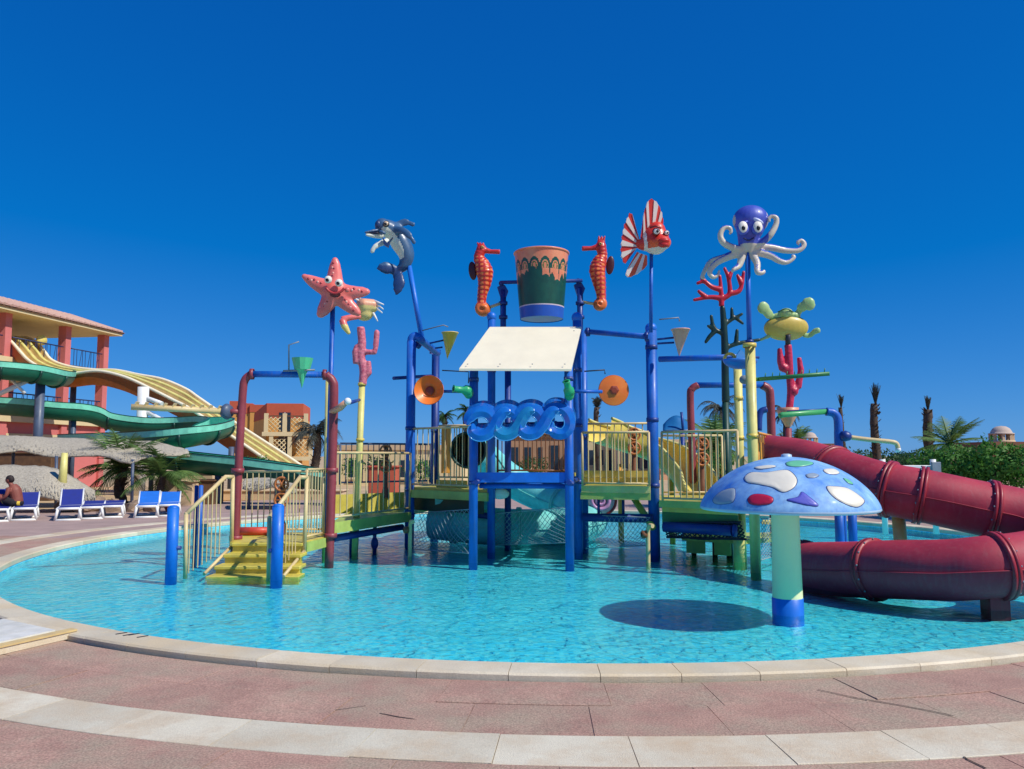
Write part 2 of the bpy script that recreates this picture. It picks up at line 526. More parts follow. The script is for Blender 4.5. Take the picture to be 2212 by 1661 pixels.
# open cracks in the paving
def crack(pts, w):
    q = [G(x, y, 0.0035) for x, y in pts]
    m = MB(); n = len(q); L, Rr = [], []
    for i, p in enumerate(q):
        t = (q[min(i + 1, n - 1)] - q[max(i - 1, 0)]).normalized(); s = Vector((-t.y, t.x, 0)) * w * (0.5 + 0.5 * math.sin(math.pi * (i + .3) / n)) * random.uniform(.6, 1.2)
        L.append(p + s); Rr.append(p - s)
    for i in range(n - 1): m.quad(L[i], L[i + 1], Rr[i + 1], Rr[i])
    return m.build('crack', M_gap, deck)
crack([(1766, 1489), (1850, 1507), (1940, 1522), (2010, 1535), (2060, 1546)], 0.008)
crack([(2062, 1618), (2090, 1640), (2130, 1659)], 0.009)
crack([(820, 1540), (860, 1548), (896, 1553)], 0.005)
crack([(430, 1556), (560, 1550), (700, 1537), (790, 1524)], 0.003)

# pool shell
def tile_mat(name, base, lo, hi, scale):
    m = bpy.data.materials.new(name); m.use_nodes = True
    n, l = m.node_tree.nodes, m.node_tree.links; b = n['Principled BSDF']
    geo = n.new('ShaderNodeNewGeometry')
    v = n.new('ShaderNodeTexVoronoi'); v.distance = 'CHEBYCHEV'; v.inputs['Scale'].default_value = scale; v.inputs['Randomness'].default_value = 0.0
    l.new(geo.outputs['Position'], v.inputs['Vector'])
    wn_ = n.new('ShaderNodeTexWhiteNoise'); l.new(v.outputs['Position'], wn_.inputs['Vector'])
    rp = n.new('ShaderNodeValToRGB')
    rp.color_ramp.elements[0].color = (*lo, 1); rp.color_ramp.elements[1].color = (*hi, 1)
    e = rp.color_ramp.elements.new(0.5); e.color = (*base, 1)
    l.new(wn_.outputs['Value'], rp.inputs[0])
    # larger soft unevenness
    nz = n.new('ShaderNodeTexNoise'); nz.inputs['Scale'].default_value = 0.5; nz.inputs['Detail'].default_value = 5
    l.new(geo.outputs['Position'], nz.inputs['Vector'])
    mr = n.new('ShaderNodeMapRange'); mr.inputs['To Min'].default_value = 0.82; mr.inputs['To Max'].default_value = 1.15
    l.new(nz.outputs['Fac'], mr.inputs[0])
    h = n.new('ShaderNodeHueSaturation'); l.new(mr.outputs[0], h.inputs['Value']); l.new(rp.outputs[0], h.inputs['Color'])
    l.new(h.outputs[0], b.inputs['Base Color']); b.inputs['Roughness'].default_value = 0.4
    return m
M_tile = tile_mat('pool_mosaic', rgb(126, 238, 255), rgb(88, 220, 252), rgb(180, 250, 255), 22)  # mosaic tiles; their light and dark tones also imitate ripple light
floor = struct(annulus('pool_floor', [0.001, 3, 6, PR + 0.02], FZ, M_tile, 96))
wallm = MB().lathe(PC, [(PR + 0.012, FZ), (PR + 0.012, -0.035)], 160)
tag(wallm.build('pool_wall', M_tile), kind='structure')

def water_mat():
    m = bpy.data.materials.new('pool_water'); m.use_nodes = True
    n, l = m.node_tree.nodes, m.node_tree.links
    n.remove(n['Principled BSDF']); out = n['Material Output']
    geo = n.new('ShaderNodeNewGeometry')
    mp = n.new('ShaderNodeMapping'); mp.inputs['Scale'].default_value = (1.0, 1.0, 1.0); mp.inputs['Rotation'].default_value = (0, 0, 0.4)
    l.new(geo.outputs['Position'], mp.inputs[0])
    a = n.new('ShaderNodeTexNoise'); a.inputs['Scale'].default_value = 9.0; a.inputs['Detail'].default_value = 4; a.inputs['Distortion'].default_value = 0.9
    c = n.new('ShaderNodeTexNoise'); c.inputs['Scale'].default_value = 1.6; c.inputs['Detail'].default_value = 2
    v = n.new('ShaderNodeTexVoronoi'); v.feature = 'SMOOTH_F1'; v.inputs['Scale'].default_value = 7.5
    for t in (a, c, v): l.new(mp.outputs[0], t.inputs['Vector'])
    ad = n.new('ShaderNodeMath'); ad.operation = 'MULTIPLY_ADD'; ad.inputs[1].default_value = 0.55
    l.new(v.outputs['Distance'], ad.inputs[0]); l.new(a.outputs['Fac'], ad.inputs[2])
    ad2 = n.new('ShaderNodeMath'); ad2.operation = 'MULTIPLY_ADD'; ad2.inputs[1].default_value = 1.6
    l.new(c.outputs['Fac'], ad2.inputs[0]); l.new(ad.outputs[0], ad2.inputs[2])
    bp = n.new('ShaderNodeBump'); bp.inputs['Strength'].default_value = 1.0; bp.inputs['Distance'].default_value = 0.0115
    l.new(ad2.outputs[0], bp.inputs['Height'])
    gl = n.new('ShaderNodeBsdfGlossy'); gl.inputs['Roughness'].default_value = 0.03
    tr = n.new('ShaderNodeBsdfTransparent'); tr.inputs['Color'].default_value = (0.56, 0.985, 1.0, 1)
    fr = n.new('ShaderNodeFresnel'); fr.inputs['IOR'].default_value = 1.33
    l.new(bp.outputs[0], fr.inputs['Normal']); l.new(bp.outputs[0], gl.inputs['Normal'])
    mx = n.new('ShaderNodeMixShader')
    l.new(fr.outputs[0], mx.inputs[0]); l.new(tr.outputs[0], mx.inputs[1]); l.new(gl.outputs[0], mx.inputs[2])
    l.new(mx.outputs[0], out.inputs['Surface'])
    return m
water = struct(annulus('water', [0.001, 2, 4, 6, 8, PR + 0.008], WZ, water_mat(), 160))

# raised cream stone step at the near left edge of the deck
st = thing('stone_step', G(40, 1380, 0), 'cream raised stone step slab with a yellow nosing at the left edge of the deck', 'step')
c0, c1, c2 = G(166, 1360, 0.07), G(0, 1397, 0.07), G(60, 1338, 0.07)
d1 = (c1 - c0).normalized(); d2 = (c2 - c0).normalized()
a0 = c0; b0 = c0 + d1 * 2.6; e0 = b0 + d2 * 1.15; f0 = c0 + d2 * 1.15
MB().prism([Vector((q.x, q.y, 0.003)) for q in (a0, b0, e0, f0)], (0, 0, 0.055)).build('slab', M_coping, st)
M_nose = mat('worn_yellow_nosing', rgb(226, 196, 130), rough=0.7, c2=rgb(196, 170, 120), scale=6)
w = d2 * 0.09
MB().prism([Vector((q.x, q.y, 0.0605)) for q in (a0 - d2 * .01, b0 - d2 * .01, b0 + w, a0 + w)], (0, 0, 0.016)).build('nosing', M_nose, st)
M_wpl = mat('white_weathered_board', rgb(226, 224, 214), rough=0.7, c2=rgb(196, 194, 182), scale=5)
for i in range(4):
    s0 = d2 * (0.16 + 0.235 * i); s1 = d2 * (0.16 + 0.235 * i + 0.225)
    MB().prism([Vector((q.x, q.y, 0.0605)) for q in (a0 + d1 * .12 + s0, b0 + s0, b0 + s1, a0 + d1 * .12 + s1)], (0, 0, 0.014)).build('board', M_wpl, st)
# ------------------------------------------------------------------ main play structure
def rail_px(parent, a, b, zf, h, n, mt=None, **k):
    """railing between two plan points a=(px,Y), b=(px,Y) standing on height zf"""
    pa, pb = P(a[0], 985, a[1]), P(b[0], 985, b[1])
    pa.z = pb.z = zf
    return railing(parent, pa, pb, h, n, mt, **k)
def plan(px, Y, z, py=985):
    p = P(px, py, Y); p.z = z; return p
def deck_poly(parent, pts, z, th, mt, name='platform'):
    return MB().prism([plan(x, Y, z - th) for x, Y in pts], (0, 0, th)).build(name, mt, parent)
def fascia(parent, a, b, z0, z1, th, mt, name='fascia'):
    pa, pb = plan(a[0], a[1], z0), plan(b[0], b[1], z0)
    d = (pb - pa).normalized(); nrm = Vector((d.y, -d.x, 0)) * th
    return MB().prism([pa, pb, pb + nrm, pa + nrm], (0, 0, z1 - z0)).build(name, mt, parent)

# --- centre tower
tw = thing('play_tower', (0.3, 13.6, FZ), 'central blue pipe tower with sloping cream canopy standing in the pool', 'play tower')
A_, At, Ar = post(tw, 1022, 1218, 795, 19, M_blue, Y=13.1)
B_, Bt, Br = post(tw, 1231, 1222, 795, 19, M_blue, Y=12.95)
C_, Ct, Cr = post(tw, 1061, 1190, 690, 17, M_blue, Y=14.5)
D_, Dt, Dr = post(tw, 1097, 1175, 785, 14, M_navy, Y=15.7)
E_, Et, Er = post(tw, 1250, 1192, 692, 19, M_blue, Y=14.4)
F_, Ft, Fr = post(tw, 1263, 1175, 718, 17, M_blue, Y=15.2)
for t, r in ((Ct, Cr), (Et, Er)):
    MB().ell(t + Vector((0, 0, 0.05)), (r * 1.25, r * 1.25, r * 1.3), 18, 12).build('post_cap', M_blue2, tw)
cv = MB().prism([P(1058, 706, 14.25), P(1256, 706, 14.1), P(1234, 797, 12.6), P(992, 796, 12.75)], (0, 0.0, -0.035))
canopy = cv.build('canopy', M_canopy, tw)
for px, py, Y in ((1010, 788, 12.8), (1080, 788, 12.75), (1150, 788, 12.7), (1220, 788, 12.65), (1075, 716, 14.1), (1160, 716, 14.05), (1240, 716, 13.95)):
    q = P(px, py, Y); MB().ell(q + Vector((0, 0, 0.012)), (0.014, 0.014, 0.008), 8, 5).build('bolt', M_grey, canopy)
# canopy rafters
for a, b in ((At, Ct), (Bt, Et)):
    beam(tw, a + Vector((0, -.12, -0.02)), Vector((b.x, b.y, P(1060, 712, 14.2).z - 0.08)), 0.035, M_blue, 'rafter')
beam(tw, At + Vector((-.05, 0, -0.0)), Bt + Vector((.05, 0, -0.0)), 0.035, M_blue, 'rafter')
zc = 1.36
deck_poly(tw, [(1032, 13.2), (1222, 13.1), (1246, 14.5), (1066, 14.6)], zc, 0.06, M_olive)
for a, b in (((1030, 13.1), (1224, 13.0)),):
    fascia(tw, a, b, zc - 0.13, zc + 0.03, 0.05, M_blue2, 'front_beam')
beam(tw, plan(1036, 13.2, zc - 0.19), plan(1226, 13.1, zc - 0.19), 0.045, M_blue, 'beam')
beam(tw, plan(1068, 14.45, zc - 0.17), plan(1240, 14.4, zc - 0.17), 0.055, M_navy, 'beam')
beam(tw, plan(1028, 12.85, zc - 0.12), plan(1063, 14.5, zc - 0.12), 0.04, M_navy, 'beam')
beam(tw, plan(1228, 12.75, zc - 0.12), plan(1248, 14.4, zc - 0.12), 0.04, M_navy, 'beam')
rail_px(tw, (1075, 16.2), (1226, 16.0), zc - .05, 0.78, 15, M_brown)
deck_poly(tw, [(1066, 14.6), (1246, 14.5), (1232, 16.3), (1075, 16.4)], zc - 0.06, 0.06, M_olive)
fascia(tw, (1075, 16.2), (1230, 16.0), zc - .22, zc - .07, 0.04, M_lime)
# hanging panel with round eye holes under the deck
hp = P(1080, 1047, 14.6)
MB().box(hp, (0.36, 0.05, 0.2), bev=0.02).build('under_panel', M_navy, tw)
MB().ell(hp + Vector((0.0, -0.05, -0.16)), (0.17, 0.05, 0.1), 16, 10).build('valve_bowl', M_white, tw)
for dx in (-.14, .12):
    MB().ell(hp + Vector((dx, -0.035, 0.02)), (0.03, 0.02, 0.03), 12, 8).build('bolt', M_peach, tw)

# --- right platforms
rp = thing('play_platform', plan(1412, 13.8, FZ), 'two stepped yellow and green platforms with cream railings right of the tower', 'play platform')
I_, It, Ir = post(rp, 1414, 1200, 712, 24, M_blue, Y=14.1)
J_, Jt, Jr = post(rp, 1633, 1240, 747, 22, M_yel, Y=12.0)
K_, Kt, Kr = post(rp, 1604, 1218, 775, 18, M_yel, Y=13.2)
MB().ell(It + Vector((0, 0, 0.02)), (Ir * 1.1, Ir * 1.1, Ir * 1.1), 18, 10).build('post_cap', M_blue2, rp)
for py in (745, 905, 1050):
    q = P(1412, py, 13.8); collar(rp, Vector((I_.location.x + WL[rp.name].x, 14.1, q.z)), Ir * 1.12, 0.07, M_navy)
z1 = 1.13
deck_poly(rp, [(1258, 14.1), (1402, 13.75), (1406, 15.5), (1270, 15.8)], z1, 0.07, M_olive)
fascia(rp, (1256, 14.05), (1404, 13.7), z1 - 0.1, z1 + 0.015, 0.035, M_yel)
fascia(rp, (1254, 14.06), (1404, 13.71), z1 - 0.22, z1 - 0.103, 0.03, M_lime)
beam(rp, plan(1258, 14.3, z1 - .55), plan(1408, 14.0, z1 - .55), 0.075, M_navy, 'beam')
for px in (1292, 1345):
    beam(rp, plan(px, 14.25, z1 - .55), plan(px, 14.25, z1 - .16), 0.025, M_navy, 'strut')
beam(rp, plan(1362, 14.6, z1 - .15), plan(1408, 13.9, z1 - .7), 0.06, M_lime, 'brace')
rail_px(rp, (1258, 14.0), (1402, 13.65), z1, 0.93, 10)
rail_px(rp, (1268, 15.7), (1404, 15.4), z1, 1.15, 8)
for i in range(2):
    fascia(rp, (1262, 15.1 - .02 * i), (1404, 14.8 - .02 * i), z1 + 0.002 + .13 * i, z1 + .125 + .13 * i, 0.03, M_yel2, 'kick_board')
z2 = 0.90
deck_poly(rp, [(1425, 13.5), (1592, 12.7), (1660, 13.4), (1560, 15.6), (1420, 15.6)], z2, 0.07, M_olive)
fascia(rp, (1424, 13.5), (1594, 12.65), z2 - 0.09, z2 + 0.02, 0.035, M_lime)
fascia(rp, (1430, 13.55), (1592, 12.72), z2 - 0.17, z2 - 0.093, 0.03, M_yel2)
fascia(rp, (1430, 13.75), (1592, 12.92), z2 - 0.46, z2 - 0.173, 0.03, M_green)
MB().tube([plan(1432, 13.55, z2 - .42), plan(1578, 12.85, z2 - .42)], 0.085, 16).build('cross_pipe', M_navy, rp)
MB().lathe(plan(1580, 12.84, z2 - .42), [(0.03, 0), (0.1, 0), (0.1, 0.05), (0.03, 0.07)], 16, axis=(1, -.5, 0)).build('pipe_cap', M_navy, rp)
rail_px(rp, (1430, 13.42), (1594, 12.6), z2, 1.15, 11)
rail_px(rp, (1430, 15.6), (1560, 15.6), z2, 1.15, 9, M_cream)
rail_px(rp, (1638, 12.1), (1667, 13.9), z2, 1.1, 7, M_orange_d)
# solid slatted panel beside the slide mouth
for i in range(6):
    pa = plan(1640 + 4.6 * i, 12.3 + 0.26 * i, z2 + .45)
    MB().box(pa + Vector((0, 0, .2)), (0.10, 0.03, 0.62), Matrix.Rotation(-1.1, 3, 'Z')).build('slat', M_brown if i % 2 else M_orange_d, rp)
# lower landing under the second platform
deck_poly(rp, [(1470, 13.9), (1600, 13.3), (1668, 13.6), (1668, 14.6), (1480, 14.9)], 0.28, 0.06, M_lime, 'lower_landing')
for i, (x0, x1, Y) in enumerate(((1480, 1520, 14.2), (1540, 1575, 13.9))):
    fascia(rp, (x0, Y), (x1, Y - .15), -0.02, 0.24, 0.04, M_lime, 'lower_panel')
for px, Y in ((1495, 14.3), (1540, 14.0), (1590, 13.7)):
    beam(rp, plan(px, Y, FZ), plan(px, Y, 0.24), 0.045, M_brown, 'leg')
post(rp, 1597, 1208, 1128, 24, M_yel, Y=13.1)
for i in range(3):
    deck_poly(rp, [(1640 + 2 * i, 12.9 + .3 * i), (1690, 12.9 + .3 * i), (1690, 13.2 + .3 * i), (1640 + 2 * i, 13.2 + .3 * i)], 0.42 + .18 * i, 0.05, M_yel, 'step')
beam(rp, plan(1682, 12.85, FZ), plan(1682, 12.85, 0.75), 0.035, M_orange, 'leg')
# horizontal ties to the tower
beam(rp, P(1266, 716, 15.0), P(1400, 727, 13.85), 0.05, M_blue, 'tie_beam')
beam(rp, P(1424, 776, 13.75), P(1592, 771, 13.0), 0.05, M_blue, 'tie_beam')
beam(rp, P(1240, 845, 13.4), P(1300, 846, 13.6), 0.03, M_blue, 'tie_beam')
collar(rp, P(1397, 727, 13.86), 0.085, 0.06, M_navy, axis=(1, -.3, 0)); collar(rp, P(1270, 717, 14.95), 0.085, 0.06, M_navy, axis=(1, -.3, 0))

# --- left platforms
lp = thing('play_platform', plan(885, 16, FZ), 'green edged walkway platforms climbing from the stairs to the tower, left of it', 'play platform')
G_, Gt, Gr = post(lp, 884, 1172, 738, 20, M_blue, Y=15.9)
H_, Ht, Hr = post(lp, 938, 1152, 757, 17, M_navy, Y=17.3)
MB().tube(smooth_path([Gt + Vector((0, 0, -.1)), Gt + Vector((0.0, 0, 0.06)), Gt + Vector((0.08, 0.02, 0.12)), Gt + Vector((0.2, .1, 0.03)), P(945, 762, 17.0)], 6), Gr * 0.85, 16).build('bent_pipe', M_blue, lp)
collar(lp, P(905, 742, 16.3), 0.11, 0.07, M_navy, axis=(1, .6, -.4)); collar(lp, P(940, 760, 17.0), 0.12, 0.08, M_navy)
beam(lp, P(850, 817, 16.0), P(932, 812, 16.9), 0.035, M_navy, 'stub_pipe')
z3 = 1.05
deck_poly(lp, [(890, 15.9), (1056, 14.5), (1072, 16.3), (930, 17.4)], z3, 0.07, M_olive)
fascia(lp, (890, 15.85), (1056, 14.45), z3 - 0.2, z3 - 0.05, 0.04, M_lime)
fascia(lp, (945, 15.9), (1010, 15.35), z3 - 0.05, z3 + .14, 0.03, M_olive, 'riser')
fascia(lp, (892, 16.2), (1046, 14.9), z3 - 0.46, z3 - 0.203, 0.03, M_dgreen)
rail_px(lp, (890, 15.85), (1052, 14.5), z3, 1.14, 12)
rail_px(lp, (948, 17.2), (1015, 16.9), z3 + .1, 1.15, 5)
z4 = 0.56
deck_poly(lp, [(718, 13.4), (884, 15.9), (930, 17.4), (760, 16.4)], z4, 0.07, M_lime)
fascia(lp, (720, 13.3), (886, 15.8), z4 - 0.17, z4 + 0.012, 0.04, M_lime)
fascia(lp, (722, 15.4), (872, 16.6), z4 + 0.003, z4 + .36, 0.03, M_olive, 'kick_board')
rail_px(lp, (722, 13.3), (886, 15.8), z4 + .03, 1.12, 12)
rail_px(lp, (735, 16.4), (930, 17.6), z4 + .5, 0.85, 16, M_slate)
MB().tube([plan(722, 13.6, z4 - .28), plan(870, 15.8, z4 - .28)], 0.06, 12).build('cross_pipe', M_navy, lp)
for px, Y in ((765, 14.6), (812, 15.0)):
    MB().tube([plan(px, Y, FZ), plan(px, Y, z4 - .05)], 0.06 if px < 800 else 0.035, 12).build('leg', M_navy, lp)
MB().ell(plan(812, 15.0, 0.05), (0.07, 0.07, 0.12), 12, 8).build('valve_knob', M_navy, lp)
beam(lp, plan(945, 16.6, .55), plan(1060, 15.6, .5), 0.06, M_navy, 'beam')
# low landing at the head of the stairs
z5 = 0.34
deck_poly(lp, [(503, 12.5), (662, 12.5), (716, 13.5), (716, 14.1), (520, 14.1)], z5, 0.06, M_olive, 'landing')
fascia(lp, (664, 12.55), (716, 13.45), z5 - .16, z5 - .01, 0.03, M_lime)
rail_px(lp, (522, 13.9), (700, 14.0), z5, 1.05, 13)
rail_px(lp, (664, 12.7), (700, 13.3), z5, 1.1, 5)
MB().tube([plan(520, 13.5, z5 + .07), plan(590, 13.55, z5 + .07)], 0.07, 12).build('foam_bar', paint('faded_red', 206, 70, 50), lp)
post(lp, 703, 1200, 808, 15, M_yel, Y=13.95)

# --- red and blue entry arch
ar = thing('pipe_arch', plan(610, 13.1, FZ), 'dusky red pipe arch with a blue crossbar over the stair landing', 'arch')
ya, yb = 12.9, 13.3
la, lb = plan(507, ya, FZ, 1150), plan(712, yb, FZ, 1150)
zt = P(525, 808, ya).z
lx = la.x + 0.06; 
MB().tube(smooth_path([la, Vector((la.x + .03, ya, 1.5)), Vector((lx, ya, zt - .35)), Vector((lx + .03, ya, zt - .1)), Vector((lx + .13, ya, zt))], 6), S(17, 13) / 2, 18).build('left_leg', M_red, ar)
rx = P(722, 820, yb).x
MB().tube(smooth_path([lb, Vector((lb.x + .02, yb, 1.5)), Vector((rx, yb, zt - .3)), Vector((rx - .03, yb, zt - .08)), Vector((rx - .14, yb, zt + .03))], 6), S(19, 13.3) / 2, 18).build('right_leg', M_red, ar)
MB().tube([Vector((lx + .1, ya, zt)), Vector((rx - .12, yb, zt + .03))], S(14, 13) / 2, 16).build('crossbar', M_blue, ar)
for q in (Vector((lx + .14, ya, zt)), Vector((rx - .16, yb, zt + .03))): collar(ar, q, 0.09, 0.06, M_red, axis=(1, 0.1, 0))
for (bx, Y) in ((la.x + .02, ya), (lb.x + .02, yb)):
    for zz in (z5 + .02, 1.42): collar(ar, Vector((bx, Y, zz)), 0.1, 0.08, M_red)
# finned sprinkler pipe clamped to the left leg
sp = thing('sprinkler_pipe', P(400, 890, 12.6), 'cream finned sprinkler pipe sticking out left of the red arch', 'pipe')
pa, pb = P(283, 879, 12.2), P(482, 888, 12.8)
MB().tube([pa, pb], S(13, 12.5) / 2, 14).build('tube', M_cream, sp)
for i in range(10):
    q = pa + (pb - pa) * ((i + .5) / 10); MB().box(q + Vector((0, 0, 0.03)), (0.02, 0.09, 0.12), Matrix.Rotation(0.5, 3, 'Y')).build('fin', M_cream, sp)
MB().lathe(P(490, 889, 12.85), [(0.0, -.07), (0.1, -.06), (0.13, 0), (0.1, .06), (0.0, .07)], 18, axis=(1, -.4, 0)).build('swivel_joint', M_slate, sp)
MB().tube([P(490, 889, 12.85), Vector((la.x + .04, ya, P(500, 889, 12.9).z))], 0.045, 12).build('clamp_arm', M_red, sp)

# --- stairs
sa = thing('entry_staircase', plan(560, 11.6, FZ), 'yellow steps with cream handrails and two blue bollard posts rising from the water', 'staircase')
for i, (x0, x1, yf, zz) in enumerate(((505, 658, 12.42, z5 - .003), (489, 656, 12.12, 0.20), (470, 654, 11.82, 0.07), (452, 652, 11.55, -0.04))):
    pa, pb = plan(x0, yf, 0), plan(x1, yf, 0)
    MB().box(((pa.x + pb.x) / 2, yf + .17, zz - .03), (pb.x - pa.x, .36, .055), bev=.012).build('tread', M_olive, sa)
    MB().box(((pa.x + pb.x) / 2, yf + .05, (zz + FZ) / 2 - .03), (pb.x - pa.x - .03, .04, zz - FZ - .06)).build('riser', M_olive, sa)
post(sa, 369, 1250, 1097, 24, M_blue2, Y=11.6, name='bollard'); post(sa, 597, 1256, 1094, 25, M_blue2, Y=11.3, name='bollard')
post(sa, 420, 1185, 1050, 8, M_navy, Y=13.4); post(sa, 431, 1150, 1050, 9, M_blue, Y=13.6)
beam(sa, plan(372, 11.6, .35), plan(398, 11.6, .35), .03, M_navy, 'bracket'); beam(sa, plan(586, 11.25, .35), plan(597, 11.3, .35), .03, M_navy, 'bracket')
def stair_rail(lo_b, lo_t, hi_b, hi_t, bend, n):
    m = MB(); r = S(9, 12) / 2
    m.tube([lo_b, lo_t, bend, hi_t], r, 12); m.tube([lo_b + (hi_b - lo_b) * .02, lo_b], r, 8); 
    o = m.build('handrail', M_cream, sa)
    return o
def hand(pxs):
    (a, b, c, d, e, f) = pxs       # lower newel base/top, bend, upper newel top/base, low stringer start
    r = S(9, 12) / 2
    A, B, C_2, D2, E2, F2 = [P(*q) for q in (a, b, c, d, e, f)]
    A.z = min(A.z, FZ + .1)
    m = MB().tube([A, B], r, 10).tube([B, C_2], r, 10).tube([C_2, D2], r, 10).tube([D2, E2], r, 10).tube([E2, F2], r * .8, 10)
    for q in (B, C_2, D2, E2): m.ell(q, r * 1.02, 10, 6)
    o = m.build('handrail', M_cream, sa)
    for i in range(1, 9):
        t = i / 9
        top = B + (C_2 - B) * t if t < 1 else D2
        bot = Vector((top.x, top.y, max(F2.z + (E2.z - F2.z) * max(0, (top.y - F2.y) / max(1e-3, E2.y - F2.y)), FZ)))
        bar('baluster', bot, top, 0.010, M_cream, o, 6)
hand(((400, 1250, 11.75), (402, 1110, 11.75), (487, 1030, 12.4), (503, 1030, 12.55), (500, 1180, 12.55), (441, 1240, 11.8)))
hand(((580, 1255, 11.45), (582, 1118, 11.45), (648, 1031, 12.4), (663, 1031, 12.55), (657, 1190, 12.45), (612, 1245, 11.5)))
# --- right hand arch over the far platform
ar2 = thing('pipe_arch', plan(1580, 17, FZ), 'far dusky red pipe arch with blue crossbar behind the yellow posts', 'arch')
Y2 = 16.6
q1, q2 = plan(1496, Y2, FZ, 1000), plan(1668, Y2, FZ, 1000); zt2 = P(1500, 832, Y2).z
MB().tube(smooth_path([q1, Vector((q1.x, Y2, 1.4)), Vector((q1.x - .02, Y2, zt2 - .3)), Vector((q1.x + .02, Y2, zt2 - .08)), Vector((q1.x + .14, Y2, zt2))], 6), .075, 16).build('left_leg', M_red, ar2)
MB().tube(smooth_path([q2, Vector((q2.x, Y2, 1.4)), Vector((q2.x + .0, Y2, zt2 - .3)), Vector((q2.x - .04, Y2, zt2 - .08)), Vector((q2.x - .16, Y2, zt2))], 6), .085, 16).build('right_leg', M_red, ar2)
MB().tube([Vector((q1.x + .1, Y2, zt2)), Vector((q2.x - .14, Y2, zt2))], .06, 14).build('crossbar', M_blue, ar2)
# yellow pole carrying the left coral
# bolted collars where beams and decks meet the posts
for par, o, r, zs in ((tw, A_, Ar, (1.22, 2.9)), (tw, B_, Br, (1.22, 2.9)), (tw, C_, Cr, (1.2, 3.2)), (tw, E_, Er, (1.2, 2.2, 3.2)), (tw, F_, Fr, (2.0,)), (lp, G_, Gr, (.5, 1.0, 2.2)), (lp, H_, Hr, (1.0, 2.2)), (rp, J_, Jr, (.85, 1.95)), (rp, K_, Kr, (.85, 1.95, 2.6))):
    w_ = WL[o.name]
    for zz in zs:
        c_ = collar(par, Vector((w_.x, w_.y, zz)), r * 1.13, .065, M_navy if par is not rp else M_yel2)
        for s_ in (-.7, .7): MB().ell(Vector((w_.x + math.sin(s_) * r * 1.14, w_.y - math.cos(s_) * r * 1.14, zz)), .011, 6, 4).build('bolt', M_grey, c_)
# --- climbing nets
def net(parent_label, a, b, c, d, n1, n2, mt, sag=0.15, r=0.0048):
    """a,b top corners, c,d bottom corners (world)"""
    m = MB()
    def at(u, v):
        p = (a * (1 - u) + b * u) * (1 - v) + (d * (1 - u) + c * u) * v
        p.z -= sag * math.sin(math.pi * u) * math.sin(math.pi * v); return p
    K = 10
    for i in range(-n2, n1 + 1):                       # diamond mesh: two diagonal families
        for s in (1, -1):
            pts = []
            for k in range(K + 1):
                v = k / K; u = (i + v * n2) / n1 if s > 0 else (i + n2 - v * n2) / n1
                if 0 <= u <= 1: pts.append(at(u, v))
            if len(pts) > 1: m.tube(pts, r, 4, cap=False)
    m.tube([at(k / K, 0) for k in range(K + 1)], r * 1.6, 6); m.tube([at(k / K, 1) for k in range(K + 1)], r * 1.6, 6)
    return tag(m.build('climbing_net', mt), parent_label, 'net', 'rope climbing nets under the platforms')
net('pale rope net sagging below the green walkway, left of the tower', P(905, 1108, 15.7), P(1018, 1100, 13.6), P(1012, 1195, 13.3), P(886, 1186, 15.0), 13, 7, M_rope)
net('pale rope net stretched between the tower legs', P(1062, 1110, 14.6), P(1228, 1096, 13.0), P(1226, 1172, 13.2), P(1062, 1178, 14.9), 16, 8, M_rope)
net('pale rope net under the right platform beside the tall blue post', P(1262, 1112, 14.3), P(1404, 1118, 13.8), P(1400, 1178, 13.9), P(1265, 1185, 14.2), 14, 7, M_rope)
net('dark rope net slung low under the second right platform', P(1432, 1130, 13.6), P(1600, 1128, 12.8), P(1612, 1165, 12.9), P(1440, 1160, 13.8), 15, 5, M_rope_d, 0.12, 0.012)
net('pale rope net hanging right of the near yellow post', P(1644, 1120, 12.4), P(1690, 1120, 13.6), P(1690, 1196, 13.6), P(1644, 1210, 12.4), 8, 10, M_rope, 0.05)
# orange entrance panel of the teal slide
op = thing('slide_entrance_panel', plan(1000, 16.7, z3), 'orange plank panel with a round black opening behind the wave band', 'panel')
Yp = 16.6; c = P(1012, 972, Yp); rr = S(37, Yp)
for i, x0 in enumerate((953, 964)):
    a, b = P(x0, 1022, Yp), P(x0 + 10.6, 922, Yp)
    MB().box(((a.x + b.x) / 2, Yp, (a.z + b.z) / 2), (b.x - a.x, .04, b.z - a.z), bev=.006).build('plank', M_orange_d, op)
a, b = P(1050, 1000, Yp), P(1060, 925, Yp)
MB().box(((a.x + b.x) / 2, Yp, (a.z + b.z) / 2), (b.x - a.x, .04, b.z - a.z), bev=.006).build('plank', M_orange, op)
MB().tube([c + Vector((rr * math.cos(t), -.06, rr * math.sin(t))) for t in [2 * math.pi * k / 40 for k in range(40)]], .03, 8, closed=True).build('rim', M_dgreen, op)
MB().lathe(c + Vector((0, -.05, 0)), [(rr, 0), (rr * .98, .7), (0.01, .72)], 32, axis=(0, 1, 0)).build('tunnel', mat('tunnel_dark', (0.01, 0.02, 0.018), rough=.6), op)

